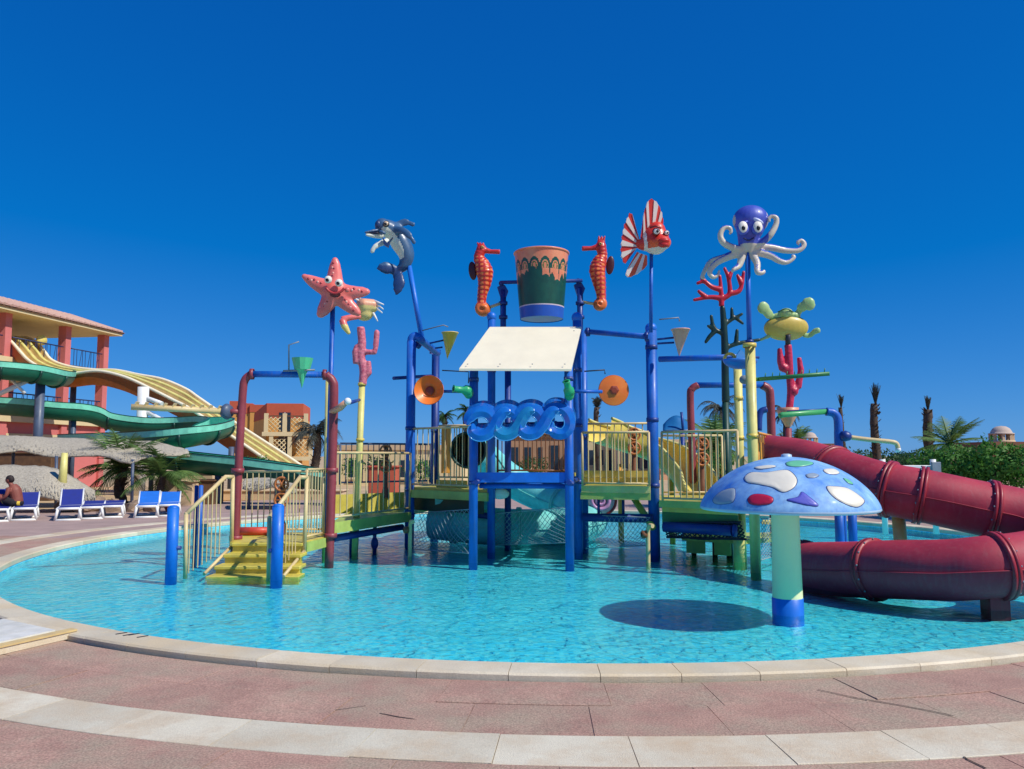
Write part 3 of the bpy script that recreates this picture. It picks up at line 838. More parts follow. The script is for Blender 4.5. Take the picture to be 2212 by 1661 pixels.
# --- teal tube slide
def tube_slide(name, label, pts, r, mt, mf, joints, parts_name='tube', seam=True, k=10, open_end=True):
    path = smooth_path(pts, k); t = thing(name, Vector((path[len(path) // 2].x, path[len(path) // 2].y, FZ)), label, 'slide')
    MB().tube(path, r, 32, cap=False).build(parts_name, mt, t)
    for j in joints:
        i = min(max(int(j * (len(path) - 1)), 1), len(path) - 2)
        ax = (path[i + 1] - path[i - 1]).normalized()
        MB().lathe(path[i], [(r * .98, -.05), (r * 1.10, -.045), (r * 1.11, -.006), (r * 1.03, -.004), (r * 1.03, .004), (r * 1.11, .006), (r * 1.10, .045), (r * .98, .05)], 40, axis=ax).build('flange', mf, t)
        for s in range(14):
            q = ax.orthogonal().normalized(); q.rotate(Matrix.Rotation(2 * math.pi * s / 14, 3, ax))
            MB().ell(path[i] + q * r * 1.075 - ax * .05, .012, 6, 4).build('bolt', M_grey, t) if r > .34 and mt is M_maroon else None
    if seam:
        for sgn in (1, -1):
            m = MB(); L = []
            for i in range(1, len(path) - 1):
                tg = (path[i + 1] - path[i - 1]).normalized(); sd = tg.cross(Vector((0, 0, 1))).normalized() * sgn
                L.append((path[i] + sd * (r + .012), sd))
            m.tube([q for q, s in L], .012, 6, flat=(Vector((0, 0, 1)), .5))
            m.build('seam', mf if mt is not M_maroon else mt, t)
    return t
tube_slide('tube_slide', 'teal fibreglass tube slide coiling under the tower', [P(1012, 975, 17.2), P(1040, 985, 18.4), P(1100, 1035, 18.9), P(1165, 1068, 18.6), P(1235, 1095, 17.9), P(1275, 1122, 17.1), P(1230, 1136, 16.4), P(1120, 1140, 16.2), P(1010, 1132, 16.2), P(936, 1124, 16.4)], .37, M_teal, paint('teal_flange', 120, 210, 205), (.42, .52, .66, .78, .93), seam=True)
tl = thing('slide_trough', P(980, 1090, 15.7), 'open teal trough lip under the green walkway', 'slide')
m = MB()
for i, (px, py, Y) in enumerate(((942, 1082, 15.9), (975, 1088, 15.7), (1015, 1090, 15.5), (1052, 1086, 15.4))): pass
path = smooth_path([P(942, 1076, 15.9), P(975, 1080, 15.7), P(1015, 1080, 15.5), P(1054, 1074, 15.4)], 6)
vs, fs = [], []
for i, p in enumerate(path):
    for k2 in range(9):
        a = math.pi + math.pi * k2 / 8
        vs.append(p + Vector((0, .22 * math.cos(a), .22 * math.sin(a))))
for i in range(len(path) - 1):
    for k2 in range(8): fs.append((i * 9 + k2, i * 9 + k2 + 1, (i + 1) * 9 + k2 + 1, (i + 1) * 9 + k2))
MB().add(vs, fs).build('trough', M_teal, tl)

# --- maroon tube slide on the right
mp = [P(1660, 985, 13.2), P(1730, 998, 12.2), P(1800, 1020, 11.4), P(1900, 1052, 10.8), P(2000, 1072, 10.5), P(2110, 1096, 10.3), P(2200, 1114, 10.15), P(2275, 1136, 9.95), P(2310, 1166, 9.65), P(2290, 1196, 9.35), P(2225, 1214, 9.18), P(2140, 1224, 9.15), P(2053, 1231, 9.35), P(1940, 1230, 9.75), P(1843, 1230, 10.3), P(1775, 1228, 10.8), P(1722, 1227, 11.25)]
ms = tube_slide('tube_slide', 'maroon fibreglass tube slide looping out of frame on the right', mp, .345, M_maroon, M_maroon_f, (.13, .20, .245, .335, .68, .845, .985))
beam(ms, plan(1943, 10.9, FZ), P(1940, 1110, 10.9), .085, M_yel, 'support_post')
MB().box(P(2150, 1312, 9.15) + Vector((0, 0, -.05)), (.22, .2, .42)).build('support_foot', M_maroon_f, ms)
for px in (1808, 1836):
    beam(ms, plan(px, 13.4 if px == 1808 else 14.2, FZ), plan(px, 13.4 if px == 1808 else 14.2, .9), .075, M_blue, 'support_post')

# --- yellow open slide behind the right platform
ys = thing('open_slide', plan(1400, 17, FZ), 'yellow open chute slide curving behind the right platforms', 'slide')
path = smooth_path([P(1288, 946, 16.9), P(1330, 962, 17.2), P(1400, 985, 17.3), P(1450, 1012, 16.9), P(1490, 1050, 16.3), P(1510, 1092, 15.9)], 8)
vs, fs = [], []
prof = [(-.36, .42), (-.38, .2), (-.33, .02), (-.2, -.06), (0, -.09), (.2, -.06), (.33, .02), (.38, .2), (.36, .42)]
for i, p in enumerate(path):
    tg = (path[min(i + 1, len(path) - 1)] - path[max(i - 1, 0)]).normalized(); sd = tg.cross(Vector((0, 0, 1))).normalized(); up = sd.cross(tg)
    for u, w in prof: vs.append(p + sd * u + up * w)
npf = len(prof)
for i in range(len(path) - 1):
    for k2 in range(npf - 1): fs.append((i * npf + k2, i * npf + k2 + 1, (i + 1) * npf + k2 + 1, (i + 1) * npf + k2))
MB().add(vs, fs).build('chute', M_yel2, ys)
for e in (0, npf - 1):
    MB().tube([vs[i * npf + e] for i in range(len(path))], .03, 8).build('lip', M_yel, ys)
for px, Y in ((1340, 17.2), (1450, 16.9)):
    beam(ys, plan(px, Y, FZ), plan(px, Y, P(px, 990, Y).z - .12), .06, M_orange_d, 'leg')
# ------------------------------------------------------------------ fibreglass sea figures and water toys
FY = Vector((0, 1, 0))
def fp(name, r, g, b, **k):
    a = dict(rough=.4, var=.10, scale=4, streak=.12, coat=.1, bump=.04); a.update(k)
    return paint(name, r, g, b, **a)
W_eye = fp('eye_white', 240, 234, 220, streak=0)
def eye(parent, c, r, white=W_eye, ring=None, look=(0.1, -1, -.1), pr=.5, squash=.7):
    L = Vector(look).normalized()
    if ring: MB().ell(c + Vector((0, .012, 0)), (r * 1.28, r * squash, r * 1.28), 16, 10).build('eye_rim', ring, parent)
    e = MB().ell(c, (r, r * squash, r), 16, 12).build('eye', white, parent)
    MB().ell(c + L * r * squash * .86, (r * pr, r * .2, r * pr), 12, 8).build('pupil', M_black, e)
    return e

# --- starfish
Y = 13.2
st_ = thing('starfish_figure', plan(718, Y, .4), 'smiling pink starfish figure on a thin blue pole above the red arch', 'starfish')
k = S(1, Y)
mb = MB(); c = P(722, 628, Y)
for tip, r0, r1 in (((724, 563), 22, 10), ((657, 597), 21, 8), ((792, 630), 20, 10), ((693, 678), 22, 12), ((773, 676), 21, 10)):
    t = P(*tip, Y - .02)
    path = [c + (t - c) * u + Vector((0, 0, -.02 * math.sin(math.pi * u))) for u in (0, .25, .5, .75, .92, 1)]
    mb.tube(path, [q * k for q in (r0, r0 * .95, r0 * .8, r0 * .45 + r1 * .45, r1 * 1.15, r1 * .8)], 16, flat=(FY, .75)); mb.ell(path[-1], (r1 * k * .85, r1 * k * .7, r1 * k * .85), 12, 8)
mb.ell(c, (28 * k, 21 * k, 28 * k), 20, 12)
M_star = fp('starfish_pink', 246, 136, 124, c2=rgb(226, 96, 92)); M_star2 = fp('starfish_pale', 244, 176, 160)
body = blob(mb, .022, [M_star], None, 10, 'body', st_)
random.seed(3)
for tip, n in (((724, 562), 5), ((659, 598), 5), ((793, 629), 5), ((692, 679), 5), ((773, 677), 5)):
    for i in range(n):
        u = .45 + .5 * i / n
        q = P(722 + (tip[0] - 722) * u + random.uniform(-3, 3), 628 + (tip[1] - 628) * u + random.uniform(-3, 3), Y)
        q.y -= (20 - 9 * u) * k * .82
        MB().ell(q, (.022, .014, .022), 8, 6).build('spot', M_star2 if i % 2 else fp('starfish_dark', 170, 60, 66), st_)
for px, py in ((709, 604), (732, 611)): eye(st_, P(px, py, Y - .21), 8.5 * k, look=(-.15, -1, -.35), pr=.48)
sm = [P(x, y, Y - .22) for x, y in ((704, 622), (712, 630), (724, 634), (736, 630), (744, 622))]
MB().tube(smooth_path(sm, 5), .022, 8).build('lip', fp('lip_red', 190, 60, 60), st_)
MB().ell(P(724, 636, Y - .19), (.09, .05, .05), 14, 8).build('mouth', fp('mouth_dark', 110, 20, 26), st_)
MB().ell(P(750, 626, Y - .19), (.045, .04, .045), 10, 8).build('cheek', M_star, st_)
MB().tube([plan(709, 13.35, z5), P(719, 655, 13.3)], .04, 12).build('pole', M_blue, st_)

# --- crab on the left coral
Y = 14.4; k = S(1, Y)
cr = thing('crab_figure', P(790, 690, Y), 'boxy peach crab figure with white spiny legs on top of the pink coral', 'crab')
mb = MB().box(P(793, 660, Y), (44 * k, 40 * k, 30 * k), Matrix.Rotation(.5, 3, 'Z') @ Matrix.Rotation(.2, 3, 'X'), bev=8 * k).ell(P(787, 678, Y), (20 * k, 18 * k, 16 * k), 14, 10)
blob(mb, .025, [M_peach, fp('crab_belly', 226, 206, 130)], lambda p, n: 1 if p.z < P(790, 664, Y).z else 0, 3, 'body', cr)
for a, b in (((776, 650), (762, 642)), ((778, 646), (770, 634)), ((808, 650), (829, 658)), ((812, 664), (826, 676)), ((806, 676), (816, 694)), ((812, 655), (828, 668))):
    MB().tube([P(*a, Y - .05), P(*b, Y - .12)], [3.2 * k, 1.2 * k], 8).build('leg', M_white, cr)
cl = MB().tube([P(780, 684, Y - .1), P(756, 686, Y - .16), P(738, 690, Y - .2)], [5 * k, 7 * k, 7 * k], 10).tube([P(738, 690, Y - .2), P(745, 706, Y - .22), P(755, 722, Y - .22)], [7 * k, 8 * k, 4 * k], 10)
blob(cl, .02, [M_star, fp('claw_tip', 226, 206, 120)], lambda p, n: 1 if p.z < P(750, 706, Y).z else 0, 3, 'claw', cr)
# --- left pink coral post
cp = thing('coral_post', plan(781, Y, FZ), 'mottled pink coral sculpture on a pale yellow pole, left of the tower', 'coral')
M_coral = mat('pink_coral', rgb(240, 150, 158), rough=.5, c2=rgb(176, 54, 90), scale=20, bump=.5, bscale=22)
mb = MB()
mb.tube(smooth_path([P(783, 832, Y), P(785, 800, Y), P(780, 770, Y), P(782, 740, Y), P(779, 706, Y)], 4), 9 * k, 12)
mb.tube([P(770, 786, Y), P(769, 760, Y), P(772, 745, Y)], [8 * k, 9 * k, 6 * k], 10)
mb.tube([P(784, 760, Y), P(810, 761, Y), P(812, 745, Y), P(814, 718, Y)], 6.5 * k, 10).ell(P(814, 718, Y), 6.5 * k, 10, 8)
mb.tube([P(790, 815, Y), P(797, 806, Y), P(796, 780, Y)], [5 * k, 7 * k, 6 * k], 10)
blob(mb, .022, [M_coral], None, 3, 'coral', cp)
MB().tube([plan(766, Y, FZ, 1190), plan(776, Y, 1.6, 985), P(782, 828, Y)], S(14, Y) / 2, 14).build('pole', M_yel, cp)
for py in (950, 830): collar(cp, P(778 if py > 900 else 782, py, Y), S(18, Y) / 2, .05, M_yel2)

# --- dolphin
Y = 16.4; k = S(1, Y)
do = thing('dolphin_figure', P(912, 735, Y), 'grey blue leaping dolphin figure with white belly on a leaning blue pole', 'dolphin')
M_dol = fp('dolphin_blue', 70, 106, 140, c2=rgb(48, 84, 124)); M_dolw = fp('dolphin_white', 222, 226, 212); M_dold = fp('dolphin_dark', 34, 62, 110)
mb = MB()
sp_ = smooth_path([P(824, 490, Y - .2), P(838, 494, Y - .1), P(852, 504, Y), P(867, 527, Y), P(878, 552, Y), P(872, 574, Y), P(856, 587, Y)], 5)
mb.tube(sp_, [q * k for q in lerp_list([17, 20, 22, 22, 17.5, 12, 7], len(sp_))], 20)
mb.ell(P(826, 488, Y - .2), (17 * k, 17 * k, 17 * k), 16, 12)
mb.tube([P(822, 497, Y - .22), P(804, 499, Y - .36), P(787, 502, Y - .44)], [7 * k, 5 * k, 3 * k], 12, flat=(Vector((0, 0, 1)), .7))
def fin(mb, pts, th, Y0):
    mb.prism([P(x, y, Y0 - th / 2) for x, y in pts], (0, th, 0))
mb.tube(smooth_path([P(856, 488, Y), P(874, 480, Y), P(890, 484, Y), P(898, 489, Y)], 4), [11 * k] + [9 * k] * 5 + [6 * k] * 5 + [2 * k] * 2, 12, flat=(FY, .35))
mb.tube(smooth_path([P(854, 496, Y - .2), P(874, 500, Y - .32), P(888, 514, Y - .36), P(897, 528, Y - .34)], 4), [9 * k] * 4 + [8 * k] * 4 + [5 * k] * 4 + [2 * k], 12, flat=(FY, .4))
mb.tube(smooth_path([P(858, 585, Y), P(842, 580, Y - .1), P(826, 578, Y - .18), P(812, 581, Y - .22)], 4), [8 * k] * 2 + [12 * k] * 3 + [14 * k] * 3 + [11 * k] * 2 + [7 * k, 4 * k, 1.2 * k], 14, flat=(FY, .3))
mb.tube(smooth_path([P(856, 586, Y), P(862, 604, Y - .1), P(860, 622, Y - .14), P(854, 641, Y - .16)], 4), [8 * k] * 2 + [12 * k] * 3 + [14 * k] * 3 + [11 * k] * 2 + [7 * k, 4 * k, 1.2 * k], 14, flat=(FY, .3))
def dolc(p, n):
    u = (p - P(856, 532, Y)); x, z = u.x / k, u.z / k
    if n.y < .35 and ((x + z * .5 + 3) / 17) ** 2 + ((z - 2) / 33) ** 2 < 1: return 1
    if z < -48: return 2
    return 0
blob(mb, .022, [M_dol, M_dolw, M_dold], dolc, 6, 'body', do)
mb = MB().tube([P(826, 509, Y - .2), P(806, 509, Y - .34), P(790, 507, Y - .42)], [7 * k, 5 * k, 2.6 * k], 12)
blob(mb, .016, [M_dolw], None, 3, 'lower_jaw', do)
MB().ell(P(806, 504, Y - .33), (16 * k, .08, 2.4 * k), 14, 8).build('mouth', fp('mouth_navy', 26, 22, 60), do)
mb = MB().tube(smooth_path([P(838, 520, Y - .22), P(822, 526, Y - .34), P(808, 535, Y - .4), P(803, 547, Y - .4)], 4), [7 * k] * 4 + [6 * k] * 4 + [5 * k] * 4 + [2.4 * k], 10, flat=(FY, .6))
blob(mb, .016, [M_dolw], None, 3, 'flipper', do)
MB().prism([P(x, y, Y - .46) for x, y in ((826, 512), (836, 524), (848, 512), (842, 520), (838, 533), (829, 528))], (0, .1, 0)).build('bow', M_dold, do)
eye(do, P(834, 483, Y - .36), 5.5 * k, white=fp('dolphin_eye', 214, 190, 160), ring=M_black, look=(-.3, -1, -.4), pr=.6); MB().ell(P(816, 484, Y - .33), (6 * k, 4 * k, 8 * k), 12, 8).build('eye_patch', M_dold, do)
MB().ell(P(826, 502, Y - .37), (8 * k, 5 * k, 4 * k), 12, 8, rot=Matrix.Rotation(.4, 3, 'Y')).build('cheek', M_dol, do)
MB().tube([P(914, 745, Y), P(884, 575, Y)], .055, 12).build('pole', M_blue2, do)

# --- seahorses
def seahorse(label, pts, snout, crown, curl, finp, Y, flip, arm):
    k = S(1, Y); t = thing('seahorse_figure', P(arm[0], arm[1], Y), label, 'seahorse', 'seahorse figures beside the bucket')
    mb = MB(); path = smooth_path([P(x, y, Y) for x, y, r in pts], 8); n = len(path)
    rs = [q * k * (1 + .055 * math.sin(i * 2.1)) for i, q in enumerate(lerp_list([r for x, y, r in pts], n))]
    mb.tube(path, rs, 18)
    h = P(pts[0][0], pts[0][1], Y); mb.ell(h, (12 * k, 10 * k, 12 * k), 14, 10)
    sn = P(snout[0], snout[1], Y - .02); mb.tube([h, h + (sn - h) * .5 + Vector((0, 0, -2 * k)), sn], [8 * k, 5 * k, 5.5 * k], 12)
    cw = P(crown[0], crown[1], Y)
    for dx in (-5, 0, 5): mb.tube([h + Vector((dx * k, 0, 6 * k)), cw + Vector((dx * 1.3 * k, 0, 0))], [4 * k, 1.5 * k], 8)
    c = P(curl[0], curl[1], Y)
    sp = [c + Vector((flip * math.cos(a) * (curl[2] * .72 - a * 1.5) * k, -.01 * a, math.sin(a) * (curl[2] * .72 - a * 1.5) * k)) for a in [1.4 + .35 * i for i in range(22)]]
    mb.tube(sp, lerp_list([9 * k, 6 * k], len(sp)), 10); mb.ell(c, (curl[2] * .8 * k, 9 * k, curl[2] * .8 * k), 16, 10)
    M_a = fp('seahorse_red', 214, 58, 40, c2=rgb(186, 36, 36)); M_b = fp('seahorse_orange', 244, 128, 62); M_c = fp('seahorse_tail_orange', 232, 116, 50)
    def cf(p, nn):
        if p.z < c.z + curl[2] * .55 * k: return 2
        a = ((p.z / k) % 10) / 10; x = p.x / k
        px = (x * 1.0 + 500) % 11 / 11
        return 1 if (.22 < a < .78 and .2 < px < .8 and nn.y < .2 and p.z < h.z - 16 * k) else 0
    blob(mb, .014, [M_a, M_b, M_c], cf, 3, 'body', t)
    f = P(finp[0], finp[1], Y + .03)
    MB().ell(f, (9 * k, 3 * k, 21 * k), 14, 12, rot=Matrix.Rotation(-.12 * flip, 3, 'Y')).build('dorsal_fin', fp('seahorse_fin', 70, 14, 24), t)
    eye(t, h + Vector((-flip * -2 * k, -10.5 * k, 3 * k)), 3.4 * k, white=fp('seahorse_eye', 250, 180, 90), ring=M_black, pr=.55)
    MB().tube([P(arm[0], arm[1], Y + .05), c + Vector((0, .02, 0))], .03, 10).build('arm', M_cream, t)
    return t
seahorse('red seahorse figure facing right on the left of the bucket', [(1040, 539, 11), (1034, 556, 11), (1041, 570, 16), (1047, 588, 19), (1047, 610, 15), (1042, 634, 11), (1040, 652, 10)], (1080, 544), (1037, 523), (1044, 668, 21), (1021, 585), 15.2, 1, (1082, 655))
seahorse('red seahorse figure facing left on the right of the bucket', [(1298, 532, 11), (1301, 552, 11), (1295, 566, 16), (1290, 584, 18), (1294, 608, 15), (1298, 632, 11), (1299, 646, 10)], (1257, 537), (1300, 509), (1295, 658, 18), (1318, 573), 15.2, -1, (1258, 652))

# --- tipping bucket and its frame
Y = 15.2; k = S(1, Y)
bk = thing('tipping_bucket', P(1170, 692, Y), 'giant peach and green painted tipping bucket above the canopy', 'bucket')
seg, rows = 240, 110
c0 = P(1170, 690, Y); hB = 146 * k; r0b, r1b = 47 * k, 59 * k
m = MB(); vs = []; 
for j in range(rows + 1):
    v = j / rows; r = r0b + (r1b - r0b) * v
    if v < .175: r *= 1.0
    for i in range(seg):
        a = 2 * math.pi * i / seg; vs.append(c0 + Vector((r * math.cos(a), r * math.sin(a), hB * v)))
m.v = vs
random.seed(11)
drip = [.60 + .06 * math.sin(i * .9) + random.uniform(-.05, .05) for i in range(24)]
def bcol(a, v):
    if v < .16: return 2
    if v < .185: return 3
    s = a / (2 * math.pi) * 24; i = int(s) % 24; f = s - int(s)
    edge = drip[i] + .09 * (1 - abs(2 * f - 1)) ** .7 * (1 if i % 2 else .3)
    if v < edge: return 1
    # arched palm-like strokes
    s2 = a / (2 * math.pi) * 15; f2 = s2 - int(s2) - .5
    rr_ = math.hypot(f2 * 2.0, (v - .74) * 7.5)
    if 1 and v > .70 and (.62 < rr_ < .98) and v < .92: return 1
    if 1 and v > .70 and (.30 < rr_ < .46): return 4
    if abs(f2 - .42 + (v - .7) * .6) < .055 and .55 < v < .8: return 1
    return 0
for j in range(rows):
    for i in range(seg):
        i2 = (i + 1) % seg; m.f.append((j * seg + i, j * seg + i2, (j + 1) * seg + i2, (j + 1) * seg + i)); m.sm.append(True)
        m.mi.append(bcol(2 * math.pi * (i + .5) / seg, (j + .5) / rows))
M_bk = [fp('bucket_peach', 236, 160, 118, c2=rgb(222, 120, 88)), fp('bucket_green', 14, 92, 74, c2=rgb(8, 62, 58)), fp('bucket_blue', 36, 92, 190), fp('bucket_line', 214, 196, 206), fp('bucket_leaf', 60, 110, 46)]
m.build('shell', M_bk, bk, fix=False)
MB().tube([c0 + Vector((r1b * math.cos(a), r1b * math.sin(a), hB)) for a in [2 * math.pi * i / 60 for i in range(60)]], .022, 8, closed=True).build('rim', M_bk[0], bk)
MB().lathe(c0, [(0.001, -.0), (r0b * .7, .0), (r0b, .012)], 48).build('base', fp('bucket_base', 70, 150, 214), bk)
MB().lathe(c0, [(r1b - .02, hB - .005), (r0b - .02, .06), (0.001, .05)], 48).build('lining', M_bk[0], bk)
MB().tube([P(1082, 610, Y), P(1258, 606, Y)], .035, 12).build('axle', M_navy, bk)
bf = thing('bucket_frame', P(1170, 720, Y), 'pair of navy bracket posts carrying the tipping bucket', 'frame')
for px, py in ((1087, 612), (1253, 607)):
    a, b = P(px, 790, Y + .08), P(px, py + 14, Y + .08)
    MB().tube([a, b], 6.5 * k, 14).build('upright', M_navy, bf)
    MB().prism([P(px + dx, py + dy, Y + .04) for dx, dy in ((-13, 8), (-3, 2), (4, 4), (11, 16), (6, 30), (-6, 30))], (0, .1, 0)).build('bracket', M_navy, bf)
    MB().ell(P(px - 4, py, Y + .04), (6 * k, .07, 6 * k), 12, 8).build('bearing', M_navy, bf)
    collar(bf, P(px, 655, Y + .08), .085, .06, M_navy); collar(bf, P(px, 685, Y + .08), .085, .06, M_navy)
beam(bf, P(1062, 770, 14.6), P(1250, 768, 14.5), .045, M_navy, 'cross_member')
for px in (1087, 1253): beam(bf, P(px, 786, Y + .08), P(px - 4, 769, 14.5), .04, M_navy, 'cross_member')

# --- striped fish
Y = 13.6; k = S(1, Y)
fi = thing('fish_figure', P(1406, 715, Y), 'red and white striped fish figure with big lips on a blue pole', 'fish')
M_fr = fp('fish_red', 226, 62, 36, c2=rgb(204, 40, 30)); M_fw = fp('fish_white', 240, 222, 206); M_fo = fp('fish_orange', 240, 92, 40)
mb = MB().ell(P(1416, 518, Y), (30 * k, 25 * k, 33 * k), 24, 16).ell(P(1428, 524, Y - .12), (22 * k, 19 * k, 17 * k), 20, 12).ell(P(1418, 498, Y - .02), (20 * k, 18 * k, 20 * k), 16, 12)
mb.tube([P(1400, 525, Y), P(1385, 528, Y + .05), P(1376, 526, Y + .1)], [20 * k, 13 * k, 9 * k], 14)
def fishc(p, n):
    z = (p.z - P(1416, 541, Y).z) / k; x = (p.x - P(1394, 530, Y).x) / k
    if abs(x + .1 * z) < 3.5: return 1
    if z < 2 and x > 0: return 1
    if z < 18 and x > 6: return 2
    return 0
blob(mb, .018, [M_fr, M_fw, M_fo], fishc, 5, 'body', fi)
def fan(name, root, edge, n_str, Yc, th, jag=2.5, m0=M_fr, m1=M_fw):
    """thick fin whose red and white rays fan from the root line to the outer edge"""
    o = None
    def along(pl, t):
        L = [0]
        for p_, q_ in zip(pl[:-1], pl[1:]): L.append(L[-1] + math.hypot(q_[0] - p_[0], q_[1] - p_[1]))
        d = t * L[-1]
        for j in range(len(pl) - 1):
            if d <= L[j + 1] + 1e-6:
                f = (d - L[j]) / max(1e-6, L[j + 1] - L[j]); return (pl[j][0] + (pl[j + 1][0] - pl[j][0]) * f, pl[j][1] + (pl[j + 1][1] - pl[j][1]) * f)
        return pl[-1]
    for i in range(n_str):
        t0, t1 = i / n_str, (i + 1) / n_str; r0_, r1_ = along(root, t0), along(root, t1); e0, e1 = along(edge, t0), along(edge, t1); em = along(edge, (t0 + t1) / 2)
        dx, dy = em[0] - (r0_[0] + r1_[0]) / 2, em[1] - (r0_[1] + r1_[1]) / 2; L = math.hypot(dx, dy); em = (em[0] + dx / L * jag, em[1] + dy / L * jag)
        off = .012 if i % 2 else 0
        po_ = MB().prism([P(*q_, Yc - off) for q_ in (r0_, r1_, e1, em, e0)], (0, th + 2 * off, 0)).build(name if o is None else 'ray', m1 if i % 2 else m0, fi if o is None else o)
        o = o or po_
    return o
fan('dorsal_fin', [(1384, 512), (1398, 514), (1412, 500), (1428, 492)], [(1388, 486), (1392, 458), (1400, 434), (1410, 430), (1422, 442), (1430, 462), (1433, 482)], 9, Y - .03, 8 * k)
fan('tail_fin', [(1380, 512), (1382, 522), (1378, 532), (1372, 540)], [(1372, 488), (1366, 462), (1360, 462), (1350, 486), (1345, 512), (1343, 540), (1346, 560), (1352, 568)], 11, Y + .05, 7 * k)
fan('belly_fin', [(1376, 544), (1386, 548), (1398, 552)], [(1362, 568), (1352, 588), (1358, 598), (1372, 592), (1388, 582), (1398, 572)], 5, Y + .0, 7 * k, 2, M_fo)
mb = MB().ell(P(1434, 520, Y - .26), (13 * k, 8 * k, 7 * k), 14, 10).ell(P(1433, 529, Y - .25), (12 * k, 8 * k, 6 * k), 14, 10)
blob(mb, .014, [fp('fish_lips', 204, 36, 30)], None, 3, 'lips', fi)
eye(fi, P(1418, 500, Y - .235), 7 * k, ring=fp('fish_eye_rim', 120, 20, 18), look=(.35, -1, -.1)); eye(fi, P(1440, 503, Y - .20), 5 * k, ring=fp('fish_eye_rim', 120, 20, 18), look=(.5, -1, -.1))
MB().tube([P(1404, 492, Y - .24), P(1416, 488, Y - .27), P(1428, 493, Y - .27)], .014, 8).build('brow', fp('fish_eye_rim', 120, 20, 18), fi)
MB().tube([P(1406, 718, Y + .1), P(1407, 545, Y + .05)], S(8, Y) / 2, 12).build('pole', M_blue, fi)

# --- octopus
Y = 11.9; k = S(1, Y)
oc = thing('octopus_figure', P(1614, 745, Y), 'purple octopus figure with curling cream tentacles on a tall blue pole', 'octopus')
def c7(x, y): return (1299.8 + .233 * x, 414.8 + .233 * y)
mb = MB().ell(P(*c7(1380, 262), Y), (39 * k, 34 * k, 33 * k), 24, 16).tube([P(*c7(1375, 330), Y), P(*c7(1362, 420), Y), P(*c7(1352, 500), Y), P(1614, 545, Y)], [32 * k, 24 * k, 20 * k, 12 * k], 20)
T = [([(1340, 530), (1230, 520), (1130, 470), (1100, 400), (1130, 335), (1185, 330), (1200, 372), (1180, 388)], -.1),
     ([(1390, 520), (1480, 470), (1560, 400), (1612, 310), (1620, 245), (1580, 222), (1548, 250), (1560, 280)], -.16),
     ([(1420, 505), (1560, 512), (1700, 540), (1820, 540), (1878, 490), (1850, 448), (1815, 465), (1830, 490)], .05),
     ([(1410, 550), (1560, 590), (1650, 640), (1720, 650), (1785, 605), (1760, 580)], -.12),
     ([(1320, 555), (1180, 600), (1060, 660), (1000, 740), (1030, 790), (1075, 770), (1090, 720)], .05),
     ([(1310, 570), (1275, 680), (1225, 715), (1205, 745)], -.1),
     ([(1390, 570), (1440, 660), (1445, 745), (1500, 745), (1500, 715)], -.2),
     ([(1300, 540), (1150, 600), (1020, 640), (960, 720), (930, 790), (960, 800)], .25)]
for tp, dy in T:
    pp = [P(*c7(x, y), Y + dy * min(1, i / 2)) for i, (x, y) in enumerate(tp)]
    path = smooth_path(pp, 6); mb.tube(path, [q * k for q in lerp_list([9, 8, 7, 6, 5, 4, 2.6], len(path))], 12)
M_op = fp('octopus_purple', 84, 104, 200, c2=rgb(58, 70, 172)); M_oc = fp('octopus_cream', 214, 204, 184)
hz = P(1614, 530, Y).z
blob(mb, .0145, [M_op, M_oc], lambda p, n: 0 if (p.z > hz and abs(p.x - P(1619, 500, Y).x) < 33 * k) or n.z > .5 else 1, 5, 'body', oc)
for px, r in ((1605, 10.5), (1637, 10.5)):
    e = eye(oc, P(px, 494, Y - 33 * k), r * k, ring=M_op, look=(-.05, -1, -.45), pr=.42, squash=.55); e.scale = (1, 1, 1.3)
MB().ell(P(1637, 477, Y - 30 * k), (14 * k, 6 * k, 5 * k), 12, 8, rot=Matrix.Rotation(.5, 3, 'Y')).build('brow', fp('octopus_brow', 190, 200, 230), oc)
MB().ell(P(1606, 482, Y - 29 * k), (12 * k, 6 * k, 4 * k), 12, 8, rot=Matrix.Rotation(-.4, 3, 'Y')).build('brow', M_op, oc)
MB().tube(smooth_path([P(1606, 514, Y - 25 * k), P(1617, 519, Y - 27 * k), P(1628, 514, Y - 25 * k)], 5), .012, 6).build('mouth', fp('octopus_mouth', 30, 30, 90), oc)
MB().tube([P(1619, 748, Y), P(1615, 540, Y)], S(11, Y) / 2, 14).build('pole', M_blue, oc)
collar(oc, P(1619, 746, Y), .1, .06, M_yel2); collar(oc, P(1619, 738, Y), .06, .05, M_navy)

# --- red and green branching corals
Y = 13.9; k = S(1, Y)
rc = thing('coral_figure', P(1563, 662, Y), 'bright red branching coral figure below the octopus', 'coral')
mb = MB()
for tp in ([(1110, 1060), (1110, 985), (1105, 900), (1095, 780)], [(1110, 985), (1000, 975), (860, 1000)], [(960, 972), (900, 920)], [(1100, 905), (1020, 880), (950, 830), (890, 845)], [(950, 830), (925, 790)], [(1120, 990), (1185, 940), (1175, 800), (1140, 710)], [(1175, 800), (1205, 740)], [(1180, 945), (1270, 920), (1300, 850), (1315, 745)], [(1295, 850), (1260, 775)]):
    path = smooth_path([P(*c7(x, y), Y) for x, y in tp], 4); mb.tube(path, [q * k for q in lerp_list([6.4, 5.6, 4.6, 3.6], len(path))], 10); mb.ell(path[-1], 3.8 * k, 8, 6)
blob(mb, .014, [fp('coral_red', 206, 24, 50, c2=rgb(176, 14, 40))], None, 3, 'branches', rc)
gc = thing('coral_figure', plan(1568, Y, FZ), 'dark green branching coral trunk under the red coral', 'coral')
mb = MB()
